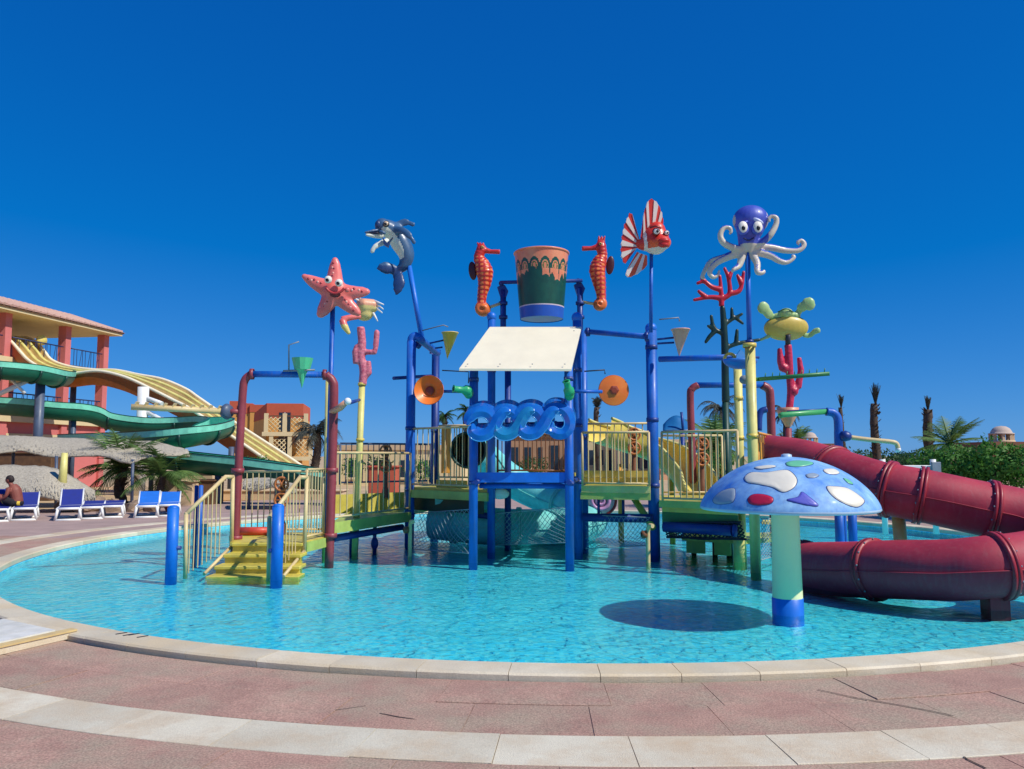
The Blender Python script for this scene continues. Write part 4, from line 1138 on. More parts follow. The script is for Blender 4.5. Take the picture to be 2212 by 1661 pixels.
for tp, r in (([(1150, 1950), (1145, 1700), (1140, 1400), (1130, 1200), (1120, 1075)], 9), ([(1120, 1310), (1060, 1280), (1030, 1230), (1015, 1150)], 5.5), ([(1050, 1280), (985, 1240)], 5), ([(1050, 1290), (1000, 1340), (965, 1390)], 5.5), ([(1150, 1220), (1200, 1185), (1300, 1130)], 5), ([(1210, 1180), (1205, 1080)], 5), ([(1240, 1165), (1310, 1220)], 4.5), ([(1160, 1440), (1240, 1410), (1330, 1390), (1460, 1370)], 5.5), ([(1245, 1410), (1255, 1280)], 5.5)):
    path = smooth_path([P(*c7(x, y), Y) for x, y in tp], 4); mb.tube(path, [q * k for q in lerp_list([r, r * .9, r * .7], len(path))], 10); mb.ell(path[-1], r * .7 * k, 8, 6)
blob(mb, .018, [fp('coral_green', 16, 60, 48, c2=rgb(8, 40, 36))], None, 3, 'branches', gc)
MB().tube([plan(1572, Y, FZ, 1000), P(1567, 868, Y)], S(14, Y) / 2, 12).build('pole', M_dgreen, gc)

# --- turtle on coral
Y = 15.2; k = S(1, Y)
tu = thing('turtle_figure', P(1700, 745, Y), 'yellow bellied sea turtle figure with green flippers on the right coral post', 'turtle')
M_tb = fp('turtle_belly', 224, 196, 96, c2=rgb(206, 178, 76)); M_tg = fp('turtle_green', 196, 216, 150, c2=rgb(140, 184, 112)); M_ts = fp('turtle_shell', 70, 110, 60)
mb = MB().ell(P(1698, 708, Y), (49 * k, 20 * k, 29 * k), 24, 16, rot=Matrix.Rotation(.35, 3, 'X'))
blob(mb, .02, [M_tb, M_ts], lambda p, n: 1 if n.z > .55 or n.y > .4 else 0, 3, 'body', tu)
mb = MB()
mb.tube(smooth_path([P(1722, 680, Y), P(1730, 666, Y - .1), P(1742, 658, Y - .15), P(1760, 654, Y - .2)], 4), [7 * k] * 4 + [11 * k] * 4 + [15 * k] * 3 + [13 * k, 7 * k], 14, flat=(FY, .35))
mb.tube(smooth_path([P(1676, 690, Y), P(1662, 680, Y - .1), P(1652, 668, Y - .15), P(1640, 658, Y - .2)], 4), [8 * k] * 4 + [11 * k] * 4 + [14 * k] * 3 + [12 * k, 6 * k], 14, flat=(FY, .35))
mb.tube(smooth_path([P(1735, 724, Y), P(1750, 724, Y), P(1760, 716, Y - .05), P(1772, 712, Y - .1)], 4), [6 * k] * 4 + [6 * k] * 4 + [7 * k] * 4 + [4 * k], 12, flat=(FY, .5))
mb.tube(smooth_path([P(1668, 722, Y), P(1652, 730, Y), P(1638, 736, Y)], 4), [5 * k] * 4 + [4 * k] * 4 + [2 * k], 10, flat=(FY, .5))
mb.ell(P(1698, 676, Y - .12), (15 * k, 13 * k, 11 * k), 16, 10).ell(P(1716, 682, Y - .05), (14 * k, 10 * k, 9 * k), 12, 8).ell(P(1682, 684, Y - .05), (14 * k, 10 * k, 9 * k), 12, 8)
blob(mb, .018, [M_tg, M_tb], None, 4, 'limbs', tu)
MB().tube(smooth_path([P(1680, 674, Y - .2), P(1698, 667, Y - .26), P(1714, 674, Y - .2)], 5), .012, 6).build('brow', M_ts, tu)
MB().tube([P(1702, 748, Y), P(1702, 722, Y - .1)], .05, 10).build('neck_post', M_dark, tu)
cp2 = thing('coral_post', plan(1704, Y, FZ), 'crimson knobbly coral post below the turtle, right of the yellow posts', 'coral')
M_coral2 = mat('crimson_coral', rgb(226, 60, 96), rough=.4, c2=rgb(176, 24, 60), scale=12, bump=.5, bscale=20)
mb = MB().tube(smooth_path([P(1704, 892, Y), P(1708, 850, Y), P(1706, 810, Y), P(1704, 770, Y), P(1702, 744, Y)], 4), 8 * k, 12)
mb.tube([P(1690, 800, Y), P(1686, 780, Y), P(1684, 752, Y)], [7 * k, 8 * k, 5 * k], 10).tube([P(1712, 838, Y), P(1724, 836, Y), P(1730, 800, Y), P(1726, 772, Y)], [7 * k, 8 * k, 7 * k, 5 * k], 10).ell(P(1714, 845, Y), 11 * k, 10, 8).ell(P(1694, 795, Y), 10 * k, 10, 8)
blob(mb, .02, [M_coral2], None, 2, 'coral', cp2)
MB().lathe(P(1703, 922, Y), [(.05, 0), (.09, .08), (.19, .26), (.2, .36), (.17, .36), (.12, .2)], 20).build('cup', M_peach, cp2)
MB().tube([plan(1702, Y, FZ, 1000), P(1703, 925, Y)], .06, 12).build('pole', M_red, cp2)

# --- mushroom
Y = 8.9; k = S(1, Y)
mu = thing('mushroom_fountain', plan(1700, Y, FZ), 'giant blue mushroom fountain with coloured patches in the near water', 'fountain')
cc = P(1702, 1094, Y); Ru, Hu = S(183, Y), S(106, Y)
cap_prof = []
for i in range(25):
    t = i / 24 * math.pi / 2
    q_ = math.cos(t) if i < 24 else .0005
    cap_prof.append((Ru * q_, Hu * (1 - q_ * q_) ** .7))
M_mb = fp('mushroom_blue', 34, 116, 210, c2=rgb(158, 206, 238), scale=3.4, streak=.45, rough=.6, coat=.02)
M_mw = fp('mushroom_rim', 180, 206, 226)
MB().lathe(cc, cap_prof, 64).build('cap', M_mb, mu)
MB().lathe(cc, [(Ru, 0), (Ru * 1.005, -.018), (Ru * .985, -.034), (Ru * .8, -.03), (.19, -.02)], 64).build('cap_underside', M_mw, mu)
MB().lathe(cc + Vector((0, 0, Hu - .012)), [(.06, 0), (.055, .035), (.03, .045), (.001, .045)], 18).build('nozzle', M_mw, mu)
sx = plan(1700, Y, 0, 1250).x
zb = P(1700, 1291, Y).z
MB().lathe((sx, Y, 0), [(S(31, Y), zb), (S(30, Y), .4), (S(28.5, Y), cc.z)], 32).build('stem', fp('mushroom_stem', 255, 250, 184, c2=rgb(240, 240, 186), streak=.3, scale=1.2), mu)
MB().lathe((sx, Y, 0), [(S(32.4, Y), FZ), (S(32.2, Y), zb), (S(31, Y), zb + .004)], 32).build('foot_band', fp('mushroom_band', 24, 110, 210), mu)
def cap_hit(px, py, off):
    d = ray(px, py); o = Vector((0, 0, CAMZ))
    t = (Y - Ru - .1) / d.y
    for _ in range(900):
        p = o + d * t; r = math.hypot(p.x - cc.x, p.y - cc.y)
        if r < Ru:
            z = cc.z + Hu * max(0, 1 - (r / Ru) ** 2) ** .7
            if p.z <= z: break
        t += .003
    nrm = Vector(((p.x - cc.x) / Ru ** 2, (p.y - cc.y) / Ru ** 2, (p.z - cc.z + .02) / Hu ** 2)).normalized()
    return p + nrm * off
def patch(pts, mt):
    pts = smooth_path([Vector((x, y, 0)) for x, y in pts], 5, closed=True); n = len(pts)
    cx, cy = sum(p.x for p in pts) / n, sum(p.y for p in pts) / n
    vs, fs = [cap_hit(cx, cy, .009)], []
    rings = [(.35, .009), (.7, .009), (1.02, .008), (1.06, .003), (1.06, -.02)]
    for s, h in rings:
        for p in pts: vs.append(cap_hit(cx + (p.x - cx) * s, cy + (p.y - cy) * s, h))
    for i in range(n): fs.append((0, 1 + i, 1 + (i + 1) % n))
    for j in range(len(rings) - 1):
        for i in range(n): fs.append((1 + j * n + i, 1 + (j + 1) * n + i, 1 + (j + 1) * n + (i + 1) % n, 1 + j * n + (i + 1) % n))
    MB().add(vs, fs).build('patch', mt, mu)
    ed = [cap_hit(cx + (p.x - cx) * 1.08, cy + (p.y - cy) * 1.08, .002) for p in pts]
    MB().tube(ed, .003, 5, closed=True).build('patch_edge', fp('patch_outline', 26, 60, 130), mu)
PW = fp('patch_cream', 234, 228, 208); PRr = fp('patch_red', 196, 30, 66); PV = fp('patch_violet', 92, 96, 196); PGy = fp('patch_grey', 150, 166, 180); PG = fp('patch_green', 110, 196, 150)
patch([(1612, 1032), (1625, 1022), (1655, 1022), (1690, 1017), (1705, 1020), (1718, 1036), (1712, 1052), (1690, 1062), (1668, 1052), (1640, 1046), (1618, 1042)], PW)
patch([(1543, 1077), (1560, 1062), (1584, 1056), (1587, 1068), (1582, 1084), (1560, 1088), (1545, 1086)], PGy)
patch([(1617, 1078), (1628, 1069), (1650, 1069), (1668, 1076), (1664, 1087), (1640, 1091), (1622, 1088)], PRr)
patch([(1702, 1080), (1724, 1074), (1732, 1064), (1745, 1072), (1764, 1088), (1760, 1093), (1730, 1088)], PV)
patch([(1788, 1054), (1800, 1052), (1830, 1056), (1858, 1074), (1864, 1084), (1850, 1094), (1826, 1088), (1800, 1072)], PW)
patch([(1700, 1000), (1720, 996), (1748, 998), (1754, 1003), (1730, 1008), (1705, 1007)], PG)
patch([(1632, 1010), (1660, 1006), (1675, 1008), (1660, 1012), (1640, 1014)], PW)
patch([(1780, 1015), (1800, 1014), (1812, 1022), (1800, 1025), (1785, 1022)], PW)
patch([(1742, 1026), (1756, 1023), (1768, 1027), (1760, 1032), (1746, 1032)], PGy)
patch([(1822, 1034), (1834, 1038), (1842, 1046), (1832, 1044)], PG)

# --- wave band
Y = 12.8; k = S(1, Y)
wv = thing('wave_panel', P(1120, 953, Y), 'row of four glossy blue curling waves fixed across the tower front', 'wave panel')
M_wv = fp('wave_blue', 14, 84, 184, c2=rgb(30, 120, 206), scale=5, rough=.2, coat=.5)
M_wv2 = fp('wave_teal', 20, 100, 170, c2=rgb(40, 140, 190), scale=5, rough=.2, coat=.5)
M_edge_light = fp('wave_edge_light', 70, 160, 220, rough=.2, coat=.4)
def ribbon(pts, th, depth, y0, mt, name):
    """thick wave band; it leans back and up, so its crests show their upper side"""
    path = smooth_path([P(x, y, Y) for x, y in pts], 9); n = len(path); th = th * k
    dv = Vector((.03, depth, depth * .42)); m = MB(); O, I = [], []
    for i, p in enumerate(path):
        tg = (path[min(i + 1, n - 1)] - path[max(i - 1, 0)]).normalized(); nr = Vector((-tg.z, 0, tg.x))
        e = min(i, n - 1 - i) / (n * .2); w = th * (.12 + .88 * min(1, e) ** .6)
        c_ = Vector((p.x, y0, p.z)); O.append(c_ + nr * w / 2); I.append(c_ - nr * w / 2)
    def strip(A, B, sm=True):
        vs = []; 
        for a_, b_ in zip(A, B): vs += [a_, b_]
        m.add(vs, [(2 * i, 2 * i + 1, 2 * i + 3, 2 * i + 2) for i in range(n - 1)], 0, sm)
    mid = [(a_ + b_) / 2 + Vector((0, -.035, 0)) for a_, b_ in zip(O, I)]
    strip(O, mid); strip(mid, I)
    strip([q_ + dv for q_ in O], O); strip(I, [q_ + dv for q_ in I]); strip([q_ + dv for q_ in I], [q_ + dv for q_ in O])
    m.add([O[0], I[0], I[0] + dv, O[0] + dv], [(0, 1, 2, 3)]); m.add([O[-1], I[-1], I[-1] + dv, O[-1] + dv], [(3, 2, 1, 0)])
    o = m.build(name, mt, wv)
    MB().tube(I, .009, 6).build('painted_edge_light', M_edge_light, o)  # pale tube paints the rim light along the wave's inner edge
    return o
y0 = Y - .02
for i in range(4):
    ox = 1044 + 52.5 * i; oy = 916 - 1.5 * i
    crest = [(ox - 36, oy + 2), (ox - 33, oy - 10), (ox - 22, oy - 22), (ox - 5, oy - 27), (ox + 12, oy - 22), (ox + 24, oy - 6), (ox + 32, oy + 12), (ox + 46, oy + 22)]
    if i == 3: crest = [(ox - 40, oy + 8), (ox - 28, oy - 12), (ox - 10, oy - 28), (ox + 12, oy - 27), (ox + 26, oy - 12), (ox + 29, oy + 8), (ox + 18, oy + 24), (ox + 0, oy + 25), (ox - 11, oy + 13), (ox - 8, oy + 1)]
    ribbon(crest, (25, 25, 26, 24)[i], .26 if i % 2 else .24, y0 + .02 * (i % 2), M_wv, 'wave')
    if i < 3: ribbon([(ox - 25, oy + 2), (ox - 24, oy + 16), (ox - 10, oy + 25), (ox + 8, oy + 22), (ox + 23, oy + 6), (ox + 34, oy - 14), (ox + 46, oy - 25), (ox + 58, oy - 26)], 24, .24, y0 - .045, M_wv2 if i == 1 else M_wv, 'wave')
beam(wv, P(1018, 918, 13.06), P(1232, 914, 12.92), .03, M_navy, 'mounting_bar')

# --- spray cones, funnels and spouts
def cone(label, top, rt, tip, mt, Y, arm=None, tilt=None, stand=None, grp='tipping cone buckets'):
    a, b = P(*top, Y), P(*tip, Y); ax = (a - b)
    t = thing('cone_bucket', b, label, 'cone bucket', grp); r = S(rt, Y); L = ax.length
    MB().lathe(b, [(.004, 0), (r * .98, L), (r, L), (r * .93, L - .004), (.003, .03)], 28, axis=ax.normalized()).build('cone', mt, t)
    MB().tube([a + Vector((r * math.cos(q), r * math.sin(q), 0)) if abs(ax.normalized().z) > .97 else a + (Vector((0, 0, 1)).rotation_difference(ax.normalized()) @ Vector((r * math.cos(q), r * math.sin(q), 0))) for q in [2 * math.pi * i / 28 for i in range(28)]], .01, 6, closed=True).build('rim', mt, t)
    if arm:
        for p0, p1 in arm: MB().tube([P(*p0, Y + .03), P(*p1, Y + .03)], .018, 8).build('arm', M_navy, t)
    if stand:
        MB().tube([P(*q, Y + .05) for q in stand], .012, 8).build('water_feed', M_grey, t)
    return t
Yg = 12.95; kg = S(1, Yg); tg_ = thing('cone_bucket', P(652, 838, Yg), 'green cup shaped cone bucket hung on the blue crossbar of the near arch', 'cone bucket', 'tipping cone buckets')
Mg = fp('cone_green', 96, 206, 150, c2=rgb(70, 184, 130))
MB().lathe(P(652, 838, Yg), [(.003, 0), (9 * kg, 31 * kg), (12 * kg, 37 * kg), (17 * kg, 40 * kg), (23.5 * kg, 65 * kg), (22 * kg, 65 * kg), (15 * kg, 42 * kg), (.003, 36 * kg)], 12, smooth=False).build('cup', Mg, tg_)
MB().tube([P(624, 800, Yg + .05), P(624, 745, Yg + .05), P(646, 738, Yg + .05)], .012, 8).build('water_feed', M_grey, tg_)
MB().tube([P(612, 801, Yg - .06), P(680, 799, Yg - .06)], .016, 8).build('hanger', M_grey, tg_)
cone('yellow cone bucket beside the dolphin pole', (972, 719), 18, (966, 775), fp('cone_yellow', 236, 206, 90), 16.2, (((925, 742), (958, 735)), ((940, 752), (956, 750))), None, ((912, 714), (958, 702), (968, 706)))
cone('peach cone bucket on the tall blue post right of the canopy', (1470, 712), 20, (1467, 770), fp('cone_peach', 238, 178, 150), 13.6, (((1420, 733), (1458, 729)), ((1420, 742), (1456, 740))), None, ((1424, 690), (1466, 686), (1468, 694)))
def funnel(label, c, r, Y, face, mt, inner, arm):
    p = P(*c, Y); t = thing('spray_funnel', p, label, 'funnel', 'orange spray funnels'); R_ = S(r, Y); f = Vector(face).normalized()
    MB().lathe(p, [(R_, 0), (R_ * 1.02, -.02), (R_ * .98, -.03), (R_ * .55, -.17), (.06, -.26), (.05, -.3)], 36, axis=f).build('shell', mt, t)
    MB().lathe(p, [(R_ * .99, 0.004), (R_ * .6, inner * .6), (R_ * .3, inner), (.001, inner)], 36, axis=f).build('face', mt, t)
    hub = MB().lathe(p + f * (inner * .9), [(.085, -.02), (.085, .02), (.05, .03), (.001, .03)], 6 if inner > 0 else 24, axis=f, smooth=False).build('hub', fp('hub_rust', 150, 60, 34), t)
    MB().tube([P(*arm, Y + .1), p - f * .2], .03, 10).build('arm', M_blue, t)
M_of = fp('funnel_orange', 246, 140, 50, c2=rgb(236, 110, 40))
funnel('open orange spray funnel left of the tower, dark red inside', (926, 842), 32, 15.6, (-.05, -1, .05), M_of, -.16, (1000, 846))
funnel('flat orange spray funnel with hexagonal hub right of the tower', (1326, 843), 33, 13.9, (.05, -1, -.02), M_of, .03, (1262, 846))
def spout(label, a, b, Y, grp='green water spouts'):
    A, B = P(*a, Y), P(*b, Y - .1); t = thing('water_spout', A, label, 'spout', grp)
    MB().lathe(A, [(.03, -.04), (.085, -.02), (.085, .06), (.055, .10), (.05, (B - A).length), (.065, (B - A).length + .02), (.04, (B - A).length + .02)], 18, axis=(B - A).normalized()).build('nozzle', fp('spout_green', 40, 170, 110), t)
    MB().ell(A + Vector((0, .02, -.03)), (.08, .08, .1), 12, 8).build('swivel', fp('spout_green', 40, 170, 110), t)
    MB().tube([A, A + Vector((0, .15, -.02))], .03, 10).build('bracket', M_navy, t)
spout('green water spout pointing left at the left tower leg', (1012, 844), (982, 840), 12.9)
spout('green water spout pointing up at the right tower leg', (1230, 848), (1224, 826), 12.75)
for label, px, py, Y in (('cream water spout pipe at the foot of the left blue post', 888, 1190, 13.9), ('cream water spout pipe at the foot of the tall right blue post', 1397, 1208, 13.1)):
    t = thing('spout_pipe', plan(px, Y, FZ), label, 'pipe', 'cream spout pipes rising from the water')
    b = plan(px, Y, FZ)
    MB().tube(smooth_path([b, b + Vector((0, 0, .5)), b + Vector((0, -.01, .62)), b + Vector((.02, -.05, .7)), b + Vector((.06, -.12, .7))], 5), .035, 12).build('pipe', M_cream, t)
    MB().lathe(b + Vector((-.03, -.02, .56)), [(.03, 0), (.06, .01), (.06, .07), (.03, .09)], 12, axis=(-1, -.4, 0)).build('cap', M_brown, t)
# green finned sprinkler pipe on the right
gp = thing('sprinkler_pipe', P(1700, 812, 11.9), 'green finned sprinkler pipe reaching right from the near yellow post', 'pipe')
a, b = P(1640, 819, 12.0), P(1792, 807, 11.6)
MB().tube([a, b], S(9, 12) / 2, 12).build('tube', M_green, gp)
for i in range(9):
    q = a + (b - a) * ((i + .8) / 9.5); MB().tube([q + Vector((0, 0, .02)), q + Vector((.012, 0, .085))], .007, 6).build('fin', M_green, gp)
MB().ell(P(1608, 820, 12.3), (.08, .07, .07), 12, 8).build('swivel_joint', M_grey, gp); MB().tube([P(1608, 820, 12.3), a], .03, 10).build('clamp_arm', M_green, gp)
# blue boat-like bowl
bw = thing('tipping_bowl', P(1600, 800, 12.6), 'blue boat shaped tipping bowl with a sail between the yellow posts', 'bowl')
Y = 12.4; k = S(1, Y); c = P(1599, 776, Y)
mb = MB().ell(c, (38 * k, 24 * k, 22 * k), 28, 16)
o = mb.build('hull', fp('bowl_blue', 40, 120, 210), bw)
bm = bmesh.new(); bm.from_mesh(o.data)
geom = bm.verts[:] + bm.edges[:] + bm.faces[:]
zc_ = c.z - WL[o.name].z
bmesh.ops.bisect_plane(bm, geom=geom, plane_co=(0, 0, zc_), plane_no=(0, 0, 1), clear_outer=True)
bmesh.ops.holes_fill(bm, edges=[e for e in bm.edges if e.is_boundary]); bm.to_mesh(o.data); bm.free()
MB().prism([P(x, y, Y - .03) for x, y in ((1590, 775), (1592, 766), (1600, 755), (1606, 760), (1616, 775))], (0, .06, 0)).build('sail', fp('sail_blue', 80, 160, 220), bw)
MB().lathe(P(1576, 775, Y), [(.10, -.03), (.10, .03), (.06, .03), (.06, -.03)], 20, axis=(0, 1, 0)).build('wheel', M_yel, bw)
MB().tube([P(1563, 775, Y + .1), P(1640, 772, Y + .1)], .02, 8).build('pivot_bar', M_navy, bw)
# far navy dish
ds = thing('tipping_dish', P(1460, 930, 18), 'dark blue shell shaped tipping dish behind the right platform', 'dish')
Y = 17.8; k = S(1, Y)
m = MB(); vs, fs = [], []
for i in range(9):
    for j in range(7):
        u = i / 8; v = j / 6
        x = 1432 + 58 * u; y = 929 - (32 * math.sin(math.pi * (.12 + .76 * u))) * v
        vs.append(P(x, y, Y + .45 * v - .12 * math.cos(u * 12) * v * .3))
for i in range(8):
    for j in range(6): fs.append((i * 7 + j, i * 7 + j + 1, (i + 1) * 7 + j + 1, (i + 1) * 7 + j))
o = m.add(vs, fs).build('shell', fp('dish_blue', 30, 104, 160), ds); o.modifiers.new('s', 'SOLIDIFY').thickness = .03
MB().tube([P(1472, 890, Y), P(1476, 935, Y)], .03, 8).build('axle', M_navy, ds)
MB().tube([plan(1474, Y, FZ), P(1474, 930, Y)], .05, 10).build('pole', M_navy, ds)
# green and blue bent feeder pipe
bp_ = thing('feeder_pipe', plan(1812, 14.5, FZ), 'bent blue feeder pipe with a green run behind the maroon slide', 'pipe')
Y = 14.4; k = S(1, Y)
pth = smooth_path([plan(1815, Y, FZ, 985), P(1812, 970, Y), P(1811, 925, Y), P(1809, 903, Y), P(1800, 892, Y), P(1785, 889, Y)], 6)
MB().tube(pth, 9 * k, 14).build('upright', M_blue, bp_)
MB().tube([P(1787, 889, Y), P(1690, 896, Y), P(1683, 899, Y)], 6 * k, 12).build('crosspipe', fp('pipe_green', 70, 170, 100), bp_)
MB().tube([P(1787, 884, Y + .1), P(1700, 889, Y + .1)], 2.5 * k, 8).build('feed_line', M_navy, bp_)
MB().tube(smooth_path([P(1656, 884, Y + .1), P(1645, 888, Y + .1), P(1640, 900, Y + .1), P(1639, 930, Y + .1)], 5), 7 * k, 12).build('elbow', M_navy, bp_)
MB().lathe(P(1826, 942, Y - .1), [(.0, -.09), (.08, -.07), (.1, 0), (.07, .08), (.04, .1)], 16, axis=(1, -.2, -.1)).build('valve', M_navy, bp_)
MB().tube(smooth_path([P(1832, 944, Y - .1), P(1880, 950, Y - .15), P(1922, 954, Y - .2), P(1936, 958, Y - .2), P(1940, 968, Y - .2)], 5), 5 * k, 12).build('spray_arm', M_cream, bp_)
MB().ell(P(1940, 971, Y - .2), 6 * k, 10, 8).build('spray_head', M_white, bp_)
# thin water-feed rods on the tower
for lb, pts, Y in (('thin bent steel feed rod left of the tower leg', ((955, 800), (1012, 803), (1012, 828)), 15.5), ('thin bent steel feed rod right of the tower leg', ((1262, 802), (1306, 799), (1307, 808)), 14.0)):
    tag(MB().tube([P(x, y, Y) for x, y in pts], .012, 6).build('feed_rod', M_dark), lb, 'rod')
# snail shell
sn = thing('snail_shell', P(1300, 1095, 17), 'pink and white spiral shell ornament seen under the right platform', 'shell')
Y = 16.8; k = S(1, Y); c = P(1298, 1080, Y)
MB().lathe(c, [(.001, -.12), (28 * k, -.10), (30 * k, 0), (28 * k, .1), (.001, .12)], 32, axis=(0, 1, 0)).build('shell_body', fp('shell_pink', 236, 190, 206), sn)
sp = [c + Vector((math.cos(a) * (26 - a * 1.6) * k, -.13, math.sin(a) * (26 - a * 1.6) * k)) for a in [.3 * i for i in range(48)]]
MB().tube(sp, lerp_list([.03, .045, .02], len(sp)), 8).build('spiral', fp('shell_violet', 200, 150, 200), sn)
MB().tube([c + Vector((math.cos(a) * 31 * k, -.06, math.sin(a) * 31 * k)) for a in [-1.2 + .1 * i for i in range(28)]], .035, 8).build('stripe', fp('shell_red', 190, 50, 60), sn)
# valve posts with hand wheels
def valve_post(label, px, ytop, ybot, Y, par=None):
    t = thing('valve_post', plan(px, Y, P(px, ybot, Y).z), label, 'valve', 'brown interactive valve posts')
    a, b = P(px, ybot, Y), P(px, ytop, Y); b.x = a.x
    MB().lathe(a, [(.09, 0), (.07, .15), (.045, .22), (.045, (b - a).length)], 14).build('column', M_brown, t)
    L = (b - a).length
    for f in (.62, .92):
        c = a + Vector((0, -.07, L * f)); r = .11
        w = MB().tube([c + Vector((r * math.cos(q), 0, r * math.sin(q))) for q in [2 * math.pi * i / 20 for i in range(20)]], .02, 8, closed=True)
        for s in range(3):
            q = math.pi * s / 3; w.tube([c + Vector((r * math.cos(q), 0, r * math.sin(q))), c - Vector((r * math.cos(q), 0, r * math.sin(q)))], .013, 6)
        w.build('hand_wheel', fp('wheel_orange', 196, 116, 60), t)
    MB().ell(b, .05, 10, 8).build('cap', M_brown, t)
valve_post('brown valve post on the low landing behind the stairs', 608, 1036, 1152, 13.7)
valve_post('brown valve post against the sky behind the left walkway', 833, 965, 1075, 16.3)
valve_post('brown valve post with wheels on the second right platform', 1517, 950, 1060, 14.6)
valve_post('brown valve post on the first right platform', 1370, 930, 1030, 15.2)
# knob on the right arch leg of the entry
sk = thing('ball_sprayer', P(735, 880, 13.2), 'cream spray arm with white ball clamped to the right arch leg', 'spray arm')
MB().tube([P(716, 890, 13.3), P(735, 880, 13.1), P(748, 868, 13.0)], [.05, .06, .045], 12).build('arm', M_peach, sk)
MB().ell(P(751, 867, 13.0), .06, 12, 10).build('ball', M_white, sk); MB().tube([P(756, 870, 13.1), P(776, 864, 14.2)], .03, 8).build('link', M_navy, sk)
# ------------------------------------------------------------------ left: tower building, racer slide, flumes
def leafmat(name, c, c2, trans=.35, rough=.55):
    m = mat(name, c, rough=rough, c2=c2, scale=6, spec=.3)
    n, l = m.node_tree.nodes, m.node_tree.links
    b = n['Principled BSDF']; out = n['Material Output']
    t = n.new('ShaderNodeBsdfTranslucent'); mx = n.new('ShaderNodeMixShader'); mx.inputs[0].default_value = trans
    src = b.inputs['Base Color'].links[0].from_socket
    l.new(src, t.inputs['Color']); l.new(b.outputs[0], mx.inputs[1]); l.new(t.outputs[0], mx.inputs[2]); l.new(mx.outputs[0], out.inputs['Surface'])
    return m
M_leaf = leafmat('hedge_leaf', rgb(104, 158, 62), rgb(58, 108, 42))
M_leaf2 = leafmat('dark_leaf', rgb(66, 106, 54), rgb(38, 70, 40))
M_palm = leafmat('palm_leaf', rgb(124, 152, 78), rgb(72, 108, 58), .25)
M_palmd = leafmat('dry_palm_leaf', rgb(84, 88, 78), rgb(50, 58, 56), .2)
M_trunk = mat('palm_trunk', rgb(96, 80, 66), rough=.9, c2=rgb(60, 50, 44), scale=9, bump=.8, bscale=30)
M_wcream = mat('cream_plaster', rgb(222, 202, 156), rough=.85, var=.1, scale=1.2, bump=.15)
M_wpink = mat('pink_plaster', rgb(210, 118, 114), rough=.85, var=.1, scale=1.2, bump=.15)
M_wred = mat('red_plaster', rgb(194, 92, 64), rough=.85, var=.12, scale=.8, bump=.15)
M_woch = mat('ochre_plaster', rgb(216, 158, 82), rough=.85, var=.12, scale=.8, bump=.15)
M_wbei = mat('beige_plaster', rgb(214, 186, 148), rough=.9, var=.12, scale=.6, bump=.2)
M_rtile = mat('pale_roof_tile', rgb(210, 174, 156), rough=.85, c2=rgb(180, 142, 126), scale=8, bump=.5, bscale=14)
M_glass = mat('window_glass', rgb(40, 56, 70), rough=.08, var=.05)
M_iron = mat('blue_iron', rgb(36, 52, 96), rough=.5)
M_wood = mat('brown_wood', rgb(122, 88, 58), rough=.75, c2=rgb(88, 62, 42), scale=5)

class Frame:
    """local axes u (along), v (back), z for a rotated building"""
    def __init__(s, o, u):
        s.o = Vector((o[0], o[1], 0)); s.u = Vector((u[0], u[1], 0)).normalized(); s.v = Vector((-s.u.y, s.u.x, 0))
    def p(s, u, v, z): return s.o + s.u * u + s.v * v + Vector((0, 0, z))
    def box(s, mb, u0, u1, v0, v1, z0, z1, mi=0):
        q = [s.p(a, b, c) for a in (u0, u1) for b in (v0, v1) for c in (z0, z1)]
        return mb.add(q, [(0, 1, 3, 2), (4, 6, 7, 5), (0, 4, 5, 1), (2, 3, 7, 6), (0, 2, 6, 4), (1, 5, 7, 3)], mi, False)
def fbox(fr, parent, name, mt, *a): return fr.box(MB(), *a).build(name, mt, parent)

A = plan(0, 38, 0); B = plan(215, 45, 0)
fr = Frame((A.x, A.y), (B.x - A.x, B.y - A.y))     # v points to -x (into the building)
bd = thing('slide_tower_building', fr.p(2, 3, -.05), 'pink and cream slide tower building with open columned top floor', 'building')
U1 = (B - A).length
cols_u = (-7.6, -3.6, .15, 4.25, U1 + .25)
for i, u in enumerate(cols_u):
    fbox(fr, bd, 'column', M_wpink, u - .2, u + .2, .05, .5, -.05, 8.5)
    fbox(fr, bd, 'column', M_wpink, u - .2, u + .2, 6.0, 6.45, -.05, 8.5)
fbox(fr, bd, 'floor_slab', M_wcream, -8.5, U1 + .6, -.15, 6.9, 5.85, 6.38)
fbox(fr, bd, 'mid_slab', M_wcream, -8.5, U1 + .6, -.05, 6.8, 3.3, 3.75)
fbox(fr, bd, 'ground_wall', M_wpink, -8.4, U1 + .1, .2, 6.5, -.05, 1.9)
fbox(fr, bd, 'wall_band', M_wcream, -8.42, U1 + .12, .16, 6.52, 1.903, 2.75)
fbox(fr, bd, 'wall_band', M_wpink, -8.4, U1 + .1, .2, 6.5, 2.753, 3.297)
fbox(fr, bd, 'soffit', M_wcream, -9.5, U1 + .75, -.55, 7.9, 8.5, 8.62)
m = MB(); q = [fr.p(u, v, 8.70) for u, v in ((-9.6, -.65), (U1 + .9, -.65), (U1 + .9, 8.0), (-9.6, 8.0))] + [fr.p(u, v, 9.5) for u, v in ((-7.6, 1.6), (U1 - .3, 1.6), (U1 - .3, 5.0), (-7.6, 5.0))]
m.add(q, [(0, 1, 5, 4), (1, 2, 6, 5), (2, 3, 7, 6), (3, 0, 4, 7), (4, 5, 6, 7), (0, 3, 2, 1)], 0, False)
roof = m.build('roof', M_rtile, bd)
fbox(fr, bd, 'gutter', M_wood, -9.55, U1 + .82, -.61, 7.95, 8.622, 8.697)
